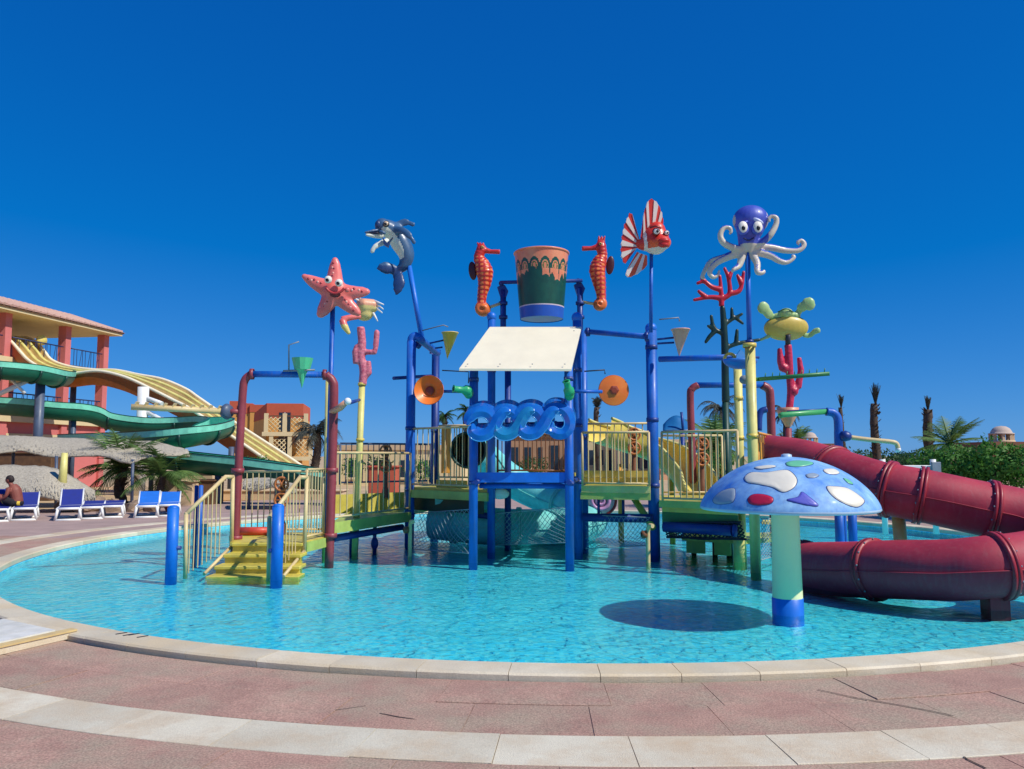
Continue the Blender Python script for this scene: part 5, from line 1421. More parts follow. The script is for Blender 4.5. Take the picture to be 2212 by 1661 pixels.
for i in range(38):                                        # barrel tile ridges down the visible slope
    u = -9.2 + i * (U1 + 10.3) / 38; t = (u + 9.6) / (U1 + 11.1)
    u2 = max(-7.6, min(U1 - .3, -7.6 + (U1 + 7.3) * t))
    bar('roof_tile', fr.p(u, -.63, 8.72), fr.p(u2, 1.6, 9.52), .09, M_rtile, roof, 6)
for a, b in zip(cols_u[:-1], cols_u[1:]):
    for z0, h in ((6.38, 1.0), (3.75, .95)):
        m = MB(); m.tube([fr.p(a + .3, .1, z0 + h), fr.p(b - .3, .1, z0 + h)], .035, 6); m.tube([fr.p(a + .3, .1, z0 + .1), fr.p(b - .3, .1, z0 + .1)], .03, 6)
        rr = m.build('balustrade', M_iron, bd)
        n = int((b - a - .6) / .22)
        for i in range(1, n):
            u = a + .3 + (b - a - .6) * i / n
            bar('baluster', fr.p(u, .1, z0 + .1), fr.p(u + (.16 if i % 3 == 0 else 0), .1, z0 + h), .016, M_iron, rr, 5)
tag(MB().lathe(P(90, 735, 40.6), [(.001, -.05), (.26, -.05), (.26, .05), (.001, .05)], 24, axis=(.9, -.5, 0)).build('round_sign', paint('sign_yellow', 236, 214, 110)), 'small round yellow sign on the top floor of the slide tower', 'sign')

# racer slide: three cream lanes on an orange shell
near = [(-70, 712), (-30, 716), (0, 725), (17, 733), (29, 744), (46, 764), (62, 780), (95, 798), (150, 808), (212, 803), (270, 816), (325, 841), (375, 866), (410, 884), (475, 927), (530, 964), (582, 1000), (640, 1040)]
far = [(-20, 722), (10, 726), (30, 731), (56, 730), (76, 738), (93, 756), (112, 779), (150, 793), (205, 800), (250, 801), (300, 811), (352, 821), (402, 842), (430, 861), (500, 909), (560, 948), (622, 988), (690, 1034)]
rs_ = thing('racer_slide', P(400, 1000, 36), 'long orange shelled racer slide with cream lanes running down from the tower', 'slide')
nl = len(near); K = 5
N_ = smooth_path([P(x, y, 39.5 - 5.0 * i / (nl - 1)) for i, (x, y) in enumerate(near)], K)
F_2 = smooth_path([P(x, y, 42.3 - 5.0 * i / (nl - 1)) for i, (x, y) in enumerate(far)], K)
n = len(N_)
prof = []
for j in range(3):
    w0, w1 = j / 3, (j + 1) / 3
    prof += [(w0, .0), (w0 + .03, .0), (w0 + .05, -.2), (w1 - .05, -.2), (w1 - .03, 0)]
prof += [(1.0, 0)]
vs, fs = [], []
for i in range(n):
    for w, h in prof: vs.append(N_[i].lerp(F_2[i], w) + Vector((0, 0, h)))
m_ = len(prof)
for i in range(n - 1):
    for j in range(m_ - 1): fs.append((i * m_ + j, i * m_ + j + 1, (i + 1) * m_ + j + 1, (i + 1) * m_ + j))
MB().add(vs, fs, 0, False).build('lanes', M_slide, rs_)
vs, fs = [], []
for i in range(n):
    for w, h in ((0, -.01), (.02, -.62), (.98, -.62), (1.0, -.01)): vs.append(N_[i].lerp(F_2[i], w) + Vector((0, -.02 if w < .5 else .02, h)))
for i in range(n - 1):
    for j in range(3): fs.append((i * 4 + j, i * 4 + j + 1, (i + 1) * 4 + j + 1, (i + 1) * 4 + j))
MB().add(vs, fs, 0, False).build('shell', M_slide_u, rs_)
for w in (0, 1 / 3, 2 / 3, 1):
    MB().tube([N_[i].lerp(F_2[i], w) + Vector((0, 0, .03)) for i in range(n)], .075, 8).build('lane_edge', M_canopy if w in (0, 1) else M_yel, rs_)
def pylon(px, ytop, Y, wpx, mt, parent, name='pylon'):
    t = P(px, ytop, Y); return MB().tube([Vector((t.x, Y, -.05)), t], S(wpx, Y) / 2, 18).build(name, mt, parent)
pylon(310, 836, 35.2, 23, M_white, rs_); pylon(160, 812, 38, 12, M_slate, rs_); pylon(500, 965, 34.6, 12, M_slate, rs_)
for a, b in (((312, 858), (350, 872)), ((350, 905), (385, 925)), ((318, 890), (372, 920))):
    beam(rs_, P(*a, 35.2), P(*b, 35.0), .10, M_white, 'strut')

def flume(label, pts, r, joints, parent_pts=(), mats=(None, None)):
    path = smooth_path([P(*q) for q in pts], 6); n = len(path)
    t = thing('water_flume', Vector((path[n // 2].x, path[n // 2].y, -.05)), label, 'flume', 'green half pipe flumes below the slide tower')
    def shell(prof, name, mt, sm=True):
        vs, fs = [], []
        for i, p in enumerate(path):
            tg = (path[min(i + 1, n - 1)] - path[max(i - 1, 0)]); tg.z = 0; tg.normalize(); sd = Vector((tg.y, -tg.x, 0))
            for u, w in prof: vs.append(p + sd * u * r + Vector((0, 0, w * r)))
        k_ = len(prof)
        for i in range(n - 1):
            for j in range(k_ - 1): fs.append((i * k_ + j, i * k_ + j + 1, (i + 1) * k_ + j + 1, (i + 1) * k_ + j))
        return MB().add(vs, fs, 0, sm).build(name, mt, t)
    bowl = [(math.cos(a), math.sin(a) * 1.05) for a in [math.pi + math.pi * k2 / 12 for k2 in range(13)]]
    shell(bowl, 'bowl', M_flume)
    inner = [(x * .94, y * .94) for x, y in bowl]
    shell(inner, 'lining', M_flume_in)
    shell([(-1.0, 0), (-1.06, .02), (-1.06, .50), (-1.0, .52), (-.95, .5), (-.94, 0)], 'side_wall', M_flume_in, False)
    shell([(.94, 0), (.95, .5), (1.0, .52), (1.06, .50), (1.06, .02), (1.0, 0)], 'side_wall', M_flume_in, False)
    for e in (-1, 1):
        shell([(e * 1.07, .49), (e * 1.1, .56), (e * .93, .56), (e * .94, .49)], 'rim', M_dgreen if e < 0 else M_flume, False)
    for j in joints:
        i = int(j * (n - 1)); p = path[i]; tg = (path[min(i + 1, n - 1)] - path[max(i - 1, 0)]); tg.z = 0; tg.normalize(); sd = Vector((tg.y, -tg.x, 0))
        MB().tube([p + sd * (1.08 * r) * math.cos(a) + Vector((0, 0, 1.12 * r * math.sin(a))) for a in [math.pi * (1 + q / 12) for q in range(13)]], .05, 6).build('joint', M_dgreen, t)
    return t
f_a = flume('upper green flume crossing in front of the tower columns', [(-90, 789, 30), (0, 795, 30.5), (70, 802, 31.5), (118, 812, 33), (140, 812, 36), (130, 806, 40)], .42, (.2, .42, .6))
pylon(88, 820, 32.3, 19, M_slate, f_a); beam(f_a, P(-10, 855, 31), P(60, 822, 31.5), .09, M_white, 'strut'); beam(f_a, P(20, 815, 31.2), P(54, 850, 31.4), .06, M_white, 'strut')
MB().tube([P(-10, 812, 31), P(62, 816, 31.6)], .12, 10).build('support_arm', M_white, f_a)
f_b = flume('middle green flume running long and level across the tower base', [(-60, 868, 33), (40, 874, 33), (120, 882, 33.4), (190, 888, 34), (240, 905, 34.6), (320, 915, 35), (400, 914, 35.2), (455, 912, 34), (478, 918, 31.5), (440, 932, 29.6), (370, 943, 29.2), (300, 948, 30), (220, 950, 31.5), (150, 952, 33)], .46, (.12, .3, .45, .62, .68, .75, .85))
pylon(85, 880, 33.3, 19, M_slate, f_b); pylon(160, 888, 33.8, 11, M_slate, f_b); pylon(330, 950, 29.8, 10, M_slate, f_b)
f_c = flume('lowest green flume sloping down to the right behind the straw shade', [(290, 968, 29.5), (360, 985, 29), (440, 995, 28.6), (540, 1006, 28.2), (640, 1020, 28), (720, 1034, 28)], .46, (.3, .6, .85))
pylon(472, 1010, 28.4, 14, M_slate, f_c); pylon(600, 1020, 28.1, 12, M_slate, f_c)

# hotel behind the slide
hb = thing('hotel_building', plan(600, 92, -.05), 'ochre hotel with red parapets and lattice balconies behind the racer slide', 'building')
Yh = 92; kh = S(1, Yh)
def hx(px): return plan(px, Yh, 0).x
def hz_(py): return P(600, py, Yh).z
frh = Frame((hx(574), Yh), (1, .16))
w = (650 - 574) * kh
fbox(frh, hb, 'wall', M_woch, 0, w, 0, 9, -.05, hz_(903))
m = MB(); zt0, zt1 = hz_(903), hz_(871)
frh.box(m, -.02, w + .02, -.02, 9, zt0, zt1); m.build('parapet', M_wred, hb)
# wedge of the left side wall
m = MB(); L_ = (574 - 530) * kh
m.prism([frh.p(-.03, 0, -.05), frh.p(-.03, 0, zt1), frh.p(-L_ * .95, 5.5, hz_(888)), frh.p(-L_ * 1.05, 6, -.05)], frh.v * .5).build('side_wall', M_woch, hb)
m = MB(); m.prism([frh.p(-.04, -.05, zt0), frh.p(-.04, -.05, zt1 + .02), frh.p(-L_ * .95, 5.4, hz_(888)), frh.p(-L_ * .98, 5.5, hz_(907))], frh.v * .55).build('side_parapet', M_wred, hb)
for (x0, x1, yt, yb) in ((488, 516, 874, 890), (462, 489, 871, 893), (440, 466, 866, 886)):
    f2 = Frame((hx(x0), Yh + 8), (1, .2)); ww = (x1 - x0) * S(1, Yh + 8)
    fbox(f2, hb, 'annex_wall', M_woch, 0, ww, 0, 6, -.05, P(600, yb, Yh + 8).z); fbox(f2, hb, 'annex_parapet', M_wred, -.05, ww + .05, -.05, 6.05, P(600, yb, Yh + 8).z, P(600, yt, Yh + 8).z)
def lattice(fr_, parent, u0, u1, v, z0, z1, step, mt, name='lattice'):
    m = MB(); u = u0 - (z1 - z0)
    while u < u1:
        for s in (1, -1):
            a = [u, z0] if s > 0 else [u, z1]; b = [u + (z1 - z0), z1] if s > 0 else [u + (z1 - z0), z0]
            ta = max(0, (u0 - a[0]) / (b[0] - a[0])); tb = min(1, (u1 - a[0]) / (b[0] - a[0]))
            if tb > ta:
                p0 = fr_.p(a[0] + (b[0] - a[0]) * ta, v, a[1] + (b[1] - a[1]) * ta); p1 = fr_.p(a[0] + (b[0] - a[0]) * tb, v, a[1] + (b[1] - a[1]) * tb)
                m.tube([p0, p1], .05, 4)
        u += step
    return m.build(name, mt, parent)
for (yt, yb, uo) in ((901, 934, 0), (948, 986, .6)):
    za, zb_ = hz_(yb), hz_(yt)
    fbox(frh, hb, 'balcony_slab', M_wcream, uo - .2, w + uo + .8, -2.0, .0, za - .45, za)
    for u in (uo + .2, uo + w * .5 + .2, uo + w + .5): fbox(frh, hb, 'balcony_post', M_wcream, u - .22, u + .22, -1.95, -1.55, za, zb_ + .35)
    wi = fbox(frh, hb, 'window', M_glass, w * .34, w * .66, -.06, -.003, za + .1, za + 2.3)
    fbox(frh, wi, 'frame', M_white, w * .49, w * .51, -.1, -.063, za + .1, za + 2.3)
    lattice(frh, hb, uo + .3, uo + w * .45, -1.75, za + .05, zb_, .5, M_wcream)
    lattice(frh, hb, uo + w * .72, uo + w + .3, -1.75, za + .05, zb_, .5, M_wcream)
    fbox(frh, hb, 'top_rail', M_wood, uo, w + uo + .6, -1.82, -1.7, zb_, zb_ + .12)

# far buildings seen between the railings
def block(name, label, x0, x1, ytop, Y, mt, roofmt=None, wins=(), dep=6, ang=0.0, par=.3):
    t = thing(name, plan((x0 + x1) / 2, Y, -.05), label, 'building'); t['kind'] = 'thing'
    f_ = Frame((plan(x0, Y, 0).x, Y), (math.cos(ang), math.sin(ang))); W = (x1 - x0) * S(1, Y); zt_ = P(x0, ytop, Y).z
    fbox(f_, t, 'wall', mt, 0, W, 0, dep, -.05, zt_)
    fbox(f_, t, 'parapet', roofmt or mt, -.12, W + .12, -.12, dep + .1, zt_ + .002, zt_ + par)
    for (a, b, c, d) in wins:
        w_ = fbox(f_, t, 'window', M_glass, a * W, b * W, -.05, -.003, c * zt_, d * zt_)
        fbox(f_, w_, 'sill', M_wcream, a * W - .08, b * W + .08, -.14, -.053, c * zt_ - .12, c * zt_)
    return t
block('garden_wall', 'long low cream garden building behind the left walkway', 728, 1000, 972, 48, M_wcream, M_wbei, ((.1, .16, .2, .7), (.3, .36, .2, .7), (.5, .56, .2, .7), (.7, .76, .2, .7)))
block('hotel_wing', 'brown beige hotel wing seen through the tower between its legs', 1095, 1248, 946, 70, mat('brown_plaster', rgb(176, 138, 106), rough=.9, var=.15, scale=.5), M_wood, ((.06, .16, .2, .75), (.24, .34, .2, .75), (.44, .5, .2, .75), (.6, .74, .15, .8), (.82, .92, .2, .75)))
block('hotel_wing', 'cream hotel wing with dark windows behind the peach cone post', 1262, 1330, 948, 66, M_wcream, M_wbei, ((.12, .3, .3, .7), (.45, .6, .3, .7), (.72, .9, .1, .7)))
block('hotel_wing', 'orange topped hotel wing behind the yellow chute', 1334, 1412, 952, 62, M_wbei, M_wred, ((.1, .3, .25, .75), (.42, .6, .25, .75), (.72, .9, .25, .75)), par=.5)
block('hotel_wing', 'stepped peach hotel wing behind the second right platform', 1425, 1500, 958, 58, mat('peach_plaster', rgb(222, 170, 132), rough=.9, var=.12, scale=.6), M_wbei, ((.08, .26, .3, .75), (.36, .52, .3, .75), (.64, .86, .3, .75)))
def dome_house(label, px, ytop, ybase, Y, wpx):
    t = thing('domed_pavilion', plan(px, Y, -.05), label, 'building', 'domed pavilions on the skyline'); k = S(1, Y)
    b = P(px, ybase, Y); H = P(px, ytop, Y).z - b.z; r = wpx * k / 2
    MB().box((b.x, Y + 3, (b.z - .05) / 2), (r * 4.6, 6, b.z + .05)).build('hall', mat('brick_plaster', rgb(130, 84, 66), rough=.9, var=.15), t)
    MB().lathe((b.x, Y + 2, b.z), [(r * 1.15, 0), (r * 1.15, H * .08), (r, H * .1)], 24).build('plinth', M_wbei, t)
    for i in range(8):
        a = 2 * math.pi * (i + .5) / 8
        MB().box((b.x + r * .92 * math.cos(a), Y + 2 + r * .92 * math.sin(a), b.z + H * .28), (r * .26, r * .26, H * .4)).build('pillar', M_wbei, t)
    MB().lathe((b.x, Y + 2, b.z + H * .46), [(.9 * r, 0), (r * 1.12, .02), (r * 1.12, H * .08), (r * .95, H * .10), (r * .9, H * .2), (r * .72, H * .38), (r * .42, H * .5), (.01, H * .54)], 28).build('dome', mat('dome_plaster', rgb(196, 176, 160), rough=.8, var=.1), t)
dome_house('small domed pavilion left of the bent blue pipe', 1767, 932, 958, 75, 31)
dome_house('domed pavilion above the hedge at the right edge', 2194, 918, 954, 70, 46)

# straw shades
M_straw = mat('dry_reed_straw', rgb(206, 196, 174), rough=.95, c2=rgb(150, 140, 122), scale=18, bump=1.0, bscale=40)
def straw(label, pts_front, pts_back, posts, seedn, fringe=.12):
    """reed mat: front / back edges as world points; drooping, ragged, with reed fringe"""
    random.seed(seedn); c = pts_front[len(pts_front) // 2]
    t = thing('straw_shade', Vector((c.x, c.y + 1, -.05)), label, 'sunshade')
    Fp, Bp = smooth_path(pts_front, 8), smooth_path(pts_back, 8); n = min(len(Fp), len(Bp)); m = MB(); vs, fs = [], []; J = 8
    for i in range(n):
        for j in range(J + 1):
            v = j / J; p = Fp[i].lerp(Bp[i], v); p.z += .12 * math.sin(v * 3) + random.uniform(-.015, .015) - .12 * math.sin(math.pi * i / 9) * (1 - v) * .6; vs.append(p)
    for i in range(n - 1):
        for j in range(J): fs.append((i * (J + 1) + j, i * (J + 1) + j + 1, (i + 1) * (J + 1) + j + 1, (i + 1) * (J + 1) + j))
    o = m.add(vs, fs).build('reed_mat', M_straw, t); o.modifiers.new('s', 'SOLIDIFY').thickness = .06
    fr_ = MB()
    for q in range(420):
        i = random.randrange(n - 1); p = vs[i * (J + 1)].lerp(vs[(i + 1) * (J + 1)], random.random()); b = vs[i * (J + 1) + random.randrange(1, J)]
        d = (p - b).normalized(); L = random.uniform(.05, fringe); w = Vector((.012, 0, 0))
        s0 = b.lerp(p, random.uniform(.2, .95)) + Vector((0, 0, .045)); e = s0 + d * L * 2 + Vector((random.uniform(-.05, .05), 0, random.uniform(-.05, .05)))
        fr_.quad(s0 - w, s0 + w, e + w * .4, e - w * .4)
    f_ = fr_.build('fringe', M_straw, t, fix=False); f_['kind'] = 'stuff'
    for (p0, p1) in posts: MB().tube([p0, p1], .05, 10).build('post', M_slate, t)
straw('wide grey straw shade above the blue loungers', [P(-90, 972, 25.6), P(0, 976, 25.8), P(60, 977, 26), P(130, 981, 26), P(220, 988, 26), P(275, 993, 25.6), P(320, 990, 26), P(410, 980, 26.6)],
      [P(-90, 940, 28.6), P(0, 941, 28.6), P(60, 943, 28.6), P(130, 946, 28.6), P(220, 949, 28.6), P(275, 951, 28.4), P(340, 955, 28.4), P(400, 974, 27.6)],
      ((plan(122, 25.9, -.05, 1070), P(122, 985, 25.9)), (plan(286, 25.7, -.05, 1060), P(287, 992, 25.7)), (plan(30, 28.3, -.05), P(30, 950, 28.3))), 5)
straw('pale straw windbreak mound behind the leftmost loungers', [P(-40, 1072, 23.6), P(40, 1074, 23.6), P(110, 1078, 23.6), P(160, 1082, 23.8), P(205, 1084, 24)],
      [P(-40, 1004, 25.2), P(40, 1006, 25.2), P(110, 1010, 25.2), P(160, 1032, 25.2), P(205, 1062, 25.2)], (), 6)
straw('small straw shade behind the stair railing', [P(525, 1052, 25), P(560, 1054, 25), P(605, 1056, 25), P(640, 1058, 25)],
      [P(530, 1036, 27), P(560, 1033, 27), P(600, 1038, 27), P(630, 1046, 27)], ((plan(540, 25.5, -.05), P(540, 1045, 25.5)), (plan(610, 25.5, -.05), P(610, 1048, 25.5))), 8)

# low terrace walls and planter blocks on the left
for lb, x0, x1, yt, Y, mt in (('beige low terrace wall behind the potted plant', 350, 462, 1022, 30, M_wbei), ('brown square planter block behind the left stair rail', 420, 464, 1040, 28, M_wood), ('cream low block beside the terracotta pot', 384, 419, 1042, 27.5, M_wbei), ('dark brown hut wall under the wide straw shade', -40, 112, 980, 31, M_wood), ('orange planter wall seen through the left walkway rails', 796, 856, 1010, 27, M_wred), ('beige terrace wall behind the stair railing', 470, 740, 1062, 31, M_wbei)):
    p0, p1 = plan(x0, Y, 0), plan(x1, Y, 0); zt_ = P(x0, yt, Y).z
    m = MB().box(((p0.x + p1.x) / 2, Y + .5, (zt_ - .05) / 2), (p1.x - p0.x, 1.0, zt_ + .05), bev=.03); m.box(((p0.x + p1.x) / 2, Y + .5, zt_ + .03), (p1.x - p0.x + .1, 1.1, .06), bev=.015)
    tag(m.build('terrace_wall', mt), lb, 'wall', None, 'thing')
pt = plan(370, 24.5, -.016)
m = MB().lathe(pt, [(.09, 0), (.17, .18), (.2, .38), (.15, .5), (.12, .54), (.15, .58), (.12, .58), (.1, .5)], 20)
tag(m.build('terracotta_pot', mat('terracotta', rgb(168, 70, 44), rough=.7, var=.2)), 'round terracotta pot beside the palm near the loungers', 'pot')
py_ = P(140, 978, 24.5)
tag(MB().tube([plan(137, 24.5, P(137, 1020, 24.5).z - .6), py_], [.14, .09], 8).build('shade_prop', M_yel), 'short yellow leaning prop under the wide straw shade', 'post')

# rocks of the planting bed
random.seed(21)
for i, (px, py, Y, r) in enumerate(((155, 1048, 24.6, .38), (185, 1060, 24.2, .3), (215, 1056, 24.8, .42), (245, 1062, 24.2, .36), (300, 1062, 24.4, .32), (330, 1064, 24.6, .35))):
    p = plan(px, Y, 0); m = MB().ell((p.x, Y, r * .3), (r, r * .8, r * .7), 9, 6, rot=Matrix.Rotation(random.uniform(0, 3), 3, 'Z'))
    m.v = [v + Vector((random.uniform(-.06, .06), random.uniform(-.06, .06), random.uniform(-.05, .05))) for v in m.v]; m.sm = [False] * len(m.sm)
    tag(m.build('garden_rock', mat('garden_rock_stone', rgb(176, 150, 124), rough=.95, c2=rgb(116, 96, 80), scale=4, bump=.6)), ('weathered brown rock at the left end of the planting bed', 'smaller brown rock, second from the left in the planting bed', 'largest brown rock, left of the palm trunk in the planting bed', 'brown rock touching the palm trunk in the planting bed', 'brown rock right of the shade post in the planting bed', 'brown rock nearest the terracotta pot in the planting bed')[i], 'rock', 'rocks in the planting bed')

# loungers
M_navyf = mat('navy_sling', rgb(28, 44, 132), rough=.8, var=.15, scale=8, bump=.2, bscale=300)
M_bluef = mat('bright_blue_sling', rgb(20, 110, 206), rough=.8, var=.15, scale=8, bump=.2, bscale=300)
def lounger(label, px, yb, cloth, back, wpx=42):
    p = G(px, yb, -.012); t = thing('sun_lounger', (p.x, p.y, -.012), label, 'sun lounger', 'loungers in a row under the straw shade')
    t.rotation_euler.z = .9 * math.atan2(-p.x, p.y); W = .53; L = 1.75; o = Vector((p.x, p.y, -.012)); H = .31
    def q(x, y, z): return o + Vector((x, y, z))
    for y in (0.0, 1.15):                     # sled legs: rectangular white frames facing the pool
        m = MB(); r = .034
        pts = [q(-W / 2 - .03, y, .02), q(-W / 2 + .02, y, H), q(W / 2 - .02, y, H), q(W / 2 + .03, y, .02)]
        for i in range(4): m.tube([pts[i], pts[(i + 1) % 4]], r, 8)
        m.build('leg_frame', M_white, t)
    for s in (-1, 1): MB().tube([q(s * W / 2, -.02, H), q(s * W / 2, L * .66, H)], .026, 8).build('side_rail', M_white, t)
    MB().box(q(0, .57, H + .015), (W - .03, 1.15, .03), bev=.012).build('seat_sling', cloth, t)
    a = R(back); d = Vector((0, math.cos(a), math.sin(a))); c = q(0, 1.16, H + .02)
    MB().box(c + d * .32, (W - .02, .62, .03), Matrix.Rotation(a, 3, 'X'), bev=.012).build('back_sling', cloth, t)
    for s in (-1, 1): MB().tube([c + Vector((s * W / 2, 0, 0)), c + Vector((s * W / 2, 0, 0)) + d * .65], .022, 8).build('back_rail', M_white, t)
    return t
lounger('navy lounger with its back raised, under the seated person', 50, 1125, M_navyf, 32)
lounger('navy lounger with its back raised high, second from the left', 147, 1125, M_navyf, 42)
lounger('navy lounger lying flat, third from the left', 196, 1122, M_navyf, 6)
lounger('navy lounger lying flat, fourth from the left', 240, 1119, M_navyf, 4)
lounger('bright blue lounger with its back half raised, beside the shade post', 316, 1119, M_bluef, 30)
lounger('bright blue lounger half hidden by the near left blue bollard', 362, 1116, M_bluef, 26)
lounger('dark lounger cut by the left edge of the picture', -10, 1128, M_navyf, 45)
# seated person at the left edge
M_skin = mat('tanned_skin', rgb(140, 76, 60), rough=.55, var=.1, scale=8)
M_short = mat('dark_swim_shorts', rgb(36, 32, 36), rough=.8); M_ylw = mat('yellow_trim', rgb(226, 190, 60), rough=.7); M_hair = mat('dark_hair', rgb(40, 26, 24), rough=.7)
po = G(12, 1123, -.012) + Vector((0, .42, .335))
pn = thing('person', po, 'sunbathing person sitting hunched on a lounger at the left edge, seen from the side', 'person')
def q(x, y, z): return po + Vector((x, y, z))
mb = MB()
mb.tube(smooth_path([q(.02, 0, .08), q(.0, 0, .22), q(-.06, 0, .40), q(-.14, 0, .53)], 4), lerp_list([.155, .15, .165, .12], 13), 16, flat=(FY, 1.0))
mb.tube([q(-.14, 0, .53), q(-.19, 0, .60)], [.065, .055], 12)
mb.ell(q(-.22, 0, .70), (.095, .078, .115), 16, 12)
mb.ell(q(-.315, 0, .69), (.022, .016, .025), 8, 6)
for s in (-1, 1):
    mb.tube(smooth_path([q(-.12, s * .17, .49), q(-.14, s * .22, .3), q(-.26, s * .2, .18), q(-.42, s * .12, .16)], 4), lerp_list([.06, .05, .042, .032], 13), 10)
    mb.tube(smooth_path([q(.0, s * .1, .08), q(-.24, s * .13, .16), q(-.44, s * .13, .26), q(-.52, s * .12, .02), q(-.56, s * .12, -.2), q(-.57, s * .12, -.3)], 4), lerp_list([.10, .088, .07, .055, .042, .035], 21), 12)
    mb.tube([q(-.57, s * .12, -.32), q(-.74, s * .13, -.335)], [.042, .03], 10)
    for f in range(5):
        mb.tube([q(-.42, s * .12, .16), q(-.50 - .012 * (2 - abs(f - 2)), s * (.10 + .017 * f) , .145 - .006 * f), q(-.525, s * (.10 + .018 * f), .12)], [.014, .010, .008], 6)
    mb.ell(q(-.215, s * .078, .69), (.02, .012, .03), 8, 6)
blob(mb, .013, [M_skin], None, 3, 'body', pn)
mb = MB().ell(q(-.205, 0, .735), (.102, .088, .09), 16, 10); mb.ell(q(-.17, 0, .70), (.08, .08, .09), 12, 8); blob(mb, .014, [M_hair], None, 2, 'hair', pn)
mb = MB().ell(q(.02, 0, .08), (.165, .175, .12), 16, 10)
for s in (-1, 1): mb.tube([q(.0, s * .1, .08), q(-.26, s * .13, .17)], [.118, .102], 14)
blob(mb, .016, [M_short, M_ylw], lambda p, n: 1 if .10 < p.x - po.x + .0 < .15 or -.27 < p.x - po.x < -.235 else 0, 2, 'shorts', pn)
for s in (-1, 1):
    MB().ell(q(-.298, s * .034, .715), (.008, .012, .008), 8, 6).build('eye', M_black, pn)
MB().ell(q(-.30, 0, .645), (.012, .028, .007), 8, 6).build('mouth', mat('lip', rgb(120, 50, 46)), pn)

# ------------------------------------------------------------------ plants
def leafball(m, c, r, n, size, seed, bias=.55, flatz=1.0):
    rnd = random.Random(seed); c = Vector(c)
    for _ in range(n):
        d = Vector((rnd.gauss(0, 1), rnd.gauss(0, 1), rnd.gauss(0, 1))).normalized()
        rad = bias + (1 - bias) * rnd.random() ** .6
        lump = 1 + .22 * math.sin(d.x * 7 + seed) * math.sin(d.z * 6 + seed * 2) + .12 * math.sin(d.y * 13 + seed)
        p = c + Vector((d.x * r[0], d.y * r[1], d.z * r[2])) * rad * lump
        if p.z < -.04: continue
        u = Vector((rnd.gauss(0, 1), rnd.gauss(0, 1), rnd.gauss(0, 1))).normalized(); w = u.cross(d); w = w.normalized() if w.length > .01 else u.orthogonal()
        s = size * rnd.uniform(.6, 1.3)
        m.quad(p - u * s, p + w * s * .45, p + u * s, p - w * s * .45)
def bush(name, label, balls, n, size, mt, seed, cat='bush', group=None, trunk=True):
    c = balls[0][0]; t = thing(name, Vector((c[0], c[1], -.05)), label, cat, group); m = MB()
    for i, (cc_, r) in enumerate(balls): leafball(m, cc_, r, int(n * r[0] * r[2]), size, seed + i)
    m.build('crown', mt, t, fix=False)
    for i, (cc_, r) in enumerate(balls):
        if trunk: MB().tube([Vector((cc_[0], cc_[1], -.05)), Vector((cc_[0] + .05, cc_[1], cc_[2] * .6)), Vector((cc_[0] - .1, cc_[1], cc_[2] + r[2] * .3))], [.09, .06, .03], 8).build('trunk', M_trunk, t)
    return t
def pb(px, ytop, ybot, Y, wpx, dep=1.0):
    k = S(1, Y); a, b = P(px, ytop, Y).z, P(px, ybot, Y).z
    return ((plan(px, Y, 0).x, Y, (a + b) / 2), (wpx * k / 2, wpx * k / 2 * dep, (a - b) / 2))
bush('hedge_bush', 'tall bright green hedge bush above the maroon slide', [pb(2060, 962, 1060, 21, 130), pb(2010, 968, 1060, 21.5, 90), pb(2110, 966, 1060, 20.6, 90)], 4600, .06, M_leaf, 1, 'hedge', 'hedge bushes on the right bank')
bush('hedge_bush', 'tall green hedge bush at the right edge of the picture', [pb(2150, 948, 1060, 20, 110), pb(2215, 960, 1060, 19.6, 120), pb(2290, 955, 1060, 19.6, 130)], 4600, .06, M_leaf, 12, 'hedge', 'hedge bushes on the right bank')
bush('hedge_bush', 'darker low hedge bush left of the tall hedge', [pb(1965, 986, 1040, 24, 90), pb(1925, 992, 1040, 25, 60)], 4600, .05, M_leaf2, 23, 'hedge', 'hedge bushes on the right bank')
for i, (x, yt, Y, wd) in enumerate(((1700, 962, 44, 90), (1780, 968, 46, 90), (1850, 970, 45, 90), (1925, 972, 46, 100), (1995, 970, 44, 90))):
    bush('distant_shrub', ('dark distant shrub behind the start of the maroon slide', 'dark distant shrub below the left domed pavilion', 'dark distant shrub behind the bent blue pipe', 'dark distant shrub behind the cream spray arm', 'dark distant shrub left of the palm fan')[i], [pb(x, yt, 1010, Y, wd), pb(x + 30, yt + 5, 1010, Y + 1, wd * .7)], 700, .11, M_leaf2, 40 + i, 'bush', 'dark shrubs along the horizon', False)
for i, (x, yt, yb, Y, wd) in enumerate(((760, 988, 1030, 27, 50), (815, 984, 1025, 28, 60), (905, 990, 1040, 28, 70), (1150, 985, 1030, 34, 80), (1560, 950, 1030, 24, 50), (300, 938, 975, 30, 60), (560, 985, 1020, 33, 70))):
    bush('garden_bush', ('low green bush behind the yellow coral pole', 'low green bush above the orange planter wall', 'green bush behind the left tall blue post', 'low bush seen through the tower legs', 'tall bush behind the second right platform', 'green bush peeking over the wide straw shade', 'low bush behind the racer slide foot')[i], [pb(x, yt, yb, Y, wd)], 2400, .06, M_leaf2 if i % 2 else M_leaf, 60 + i, 'bush', 'garden bushes behind the pool', False)

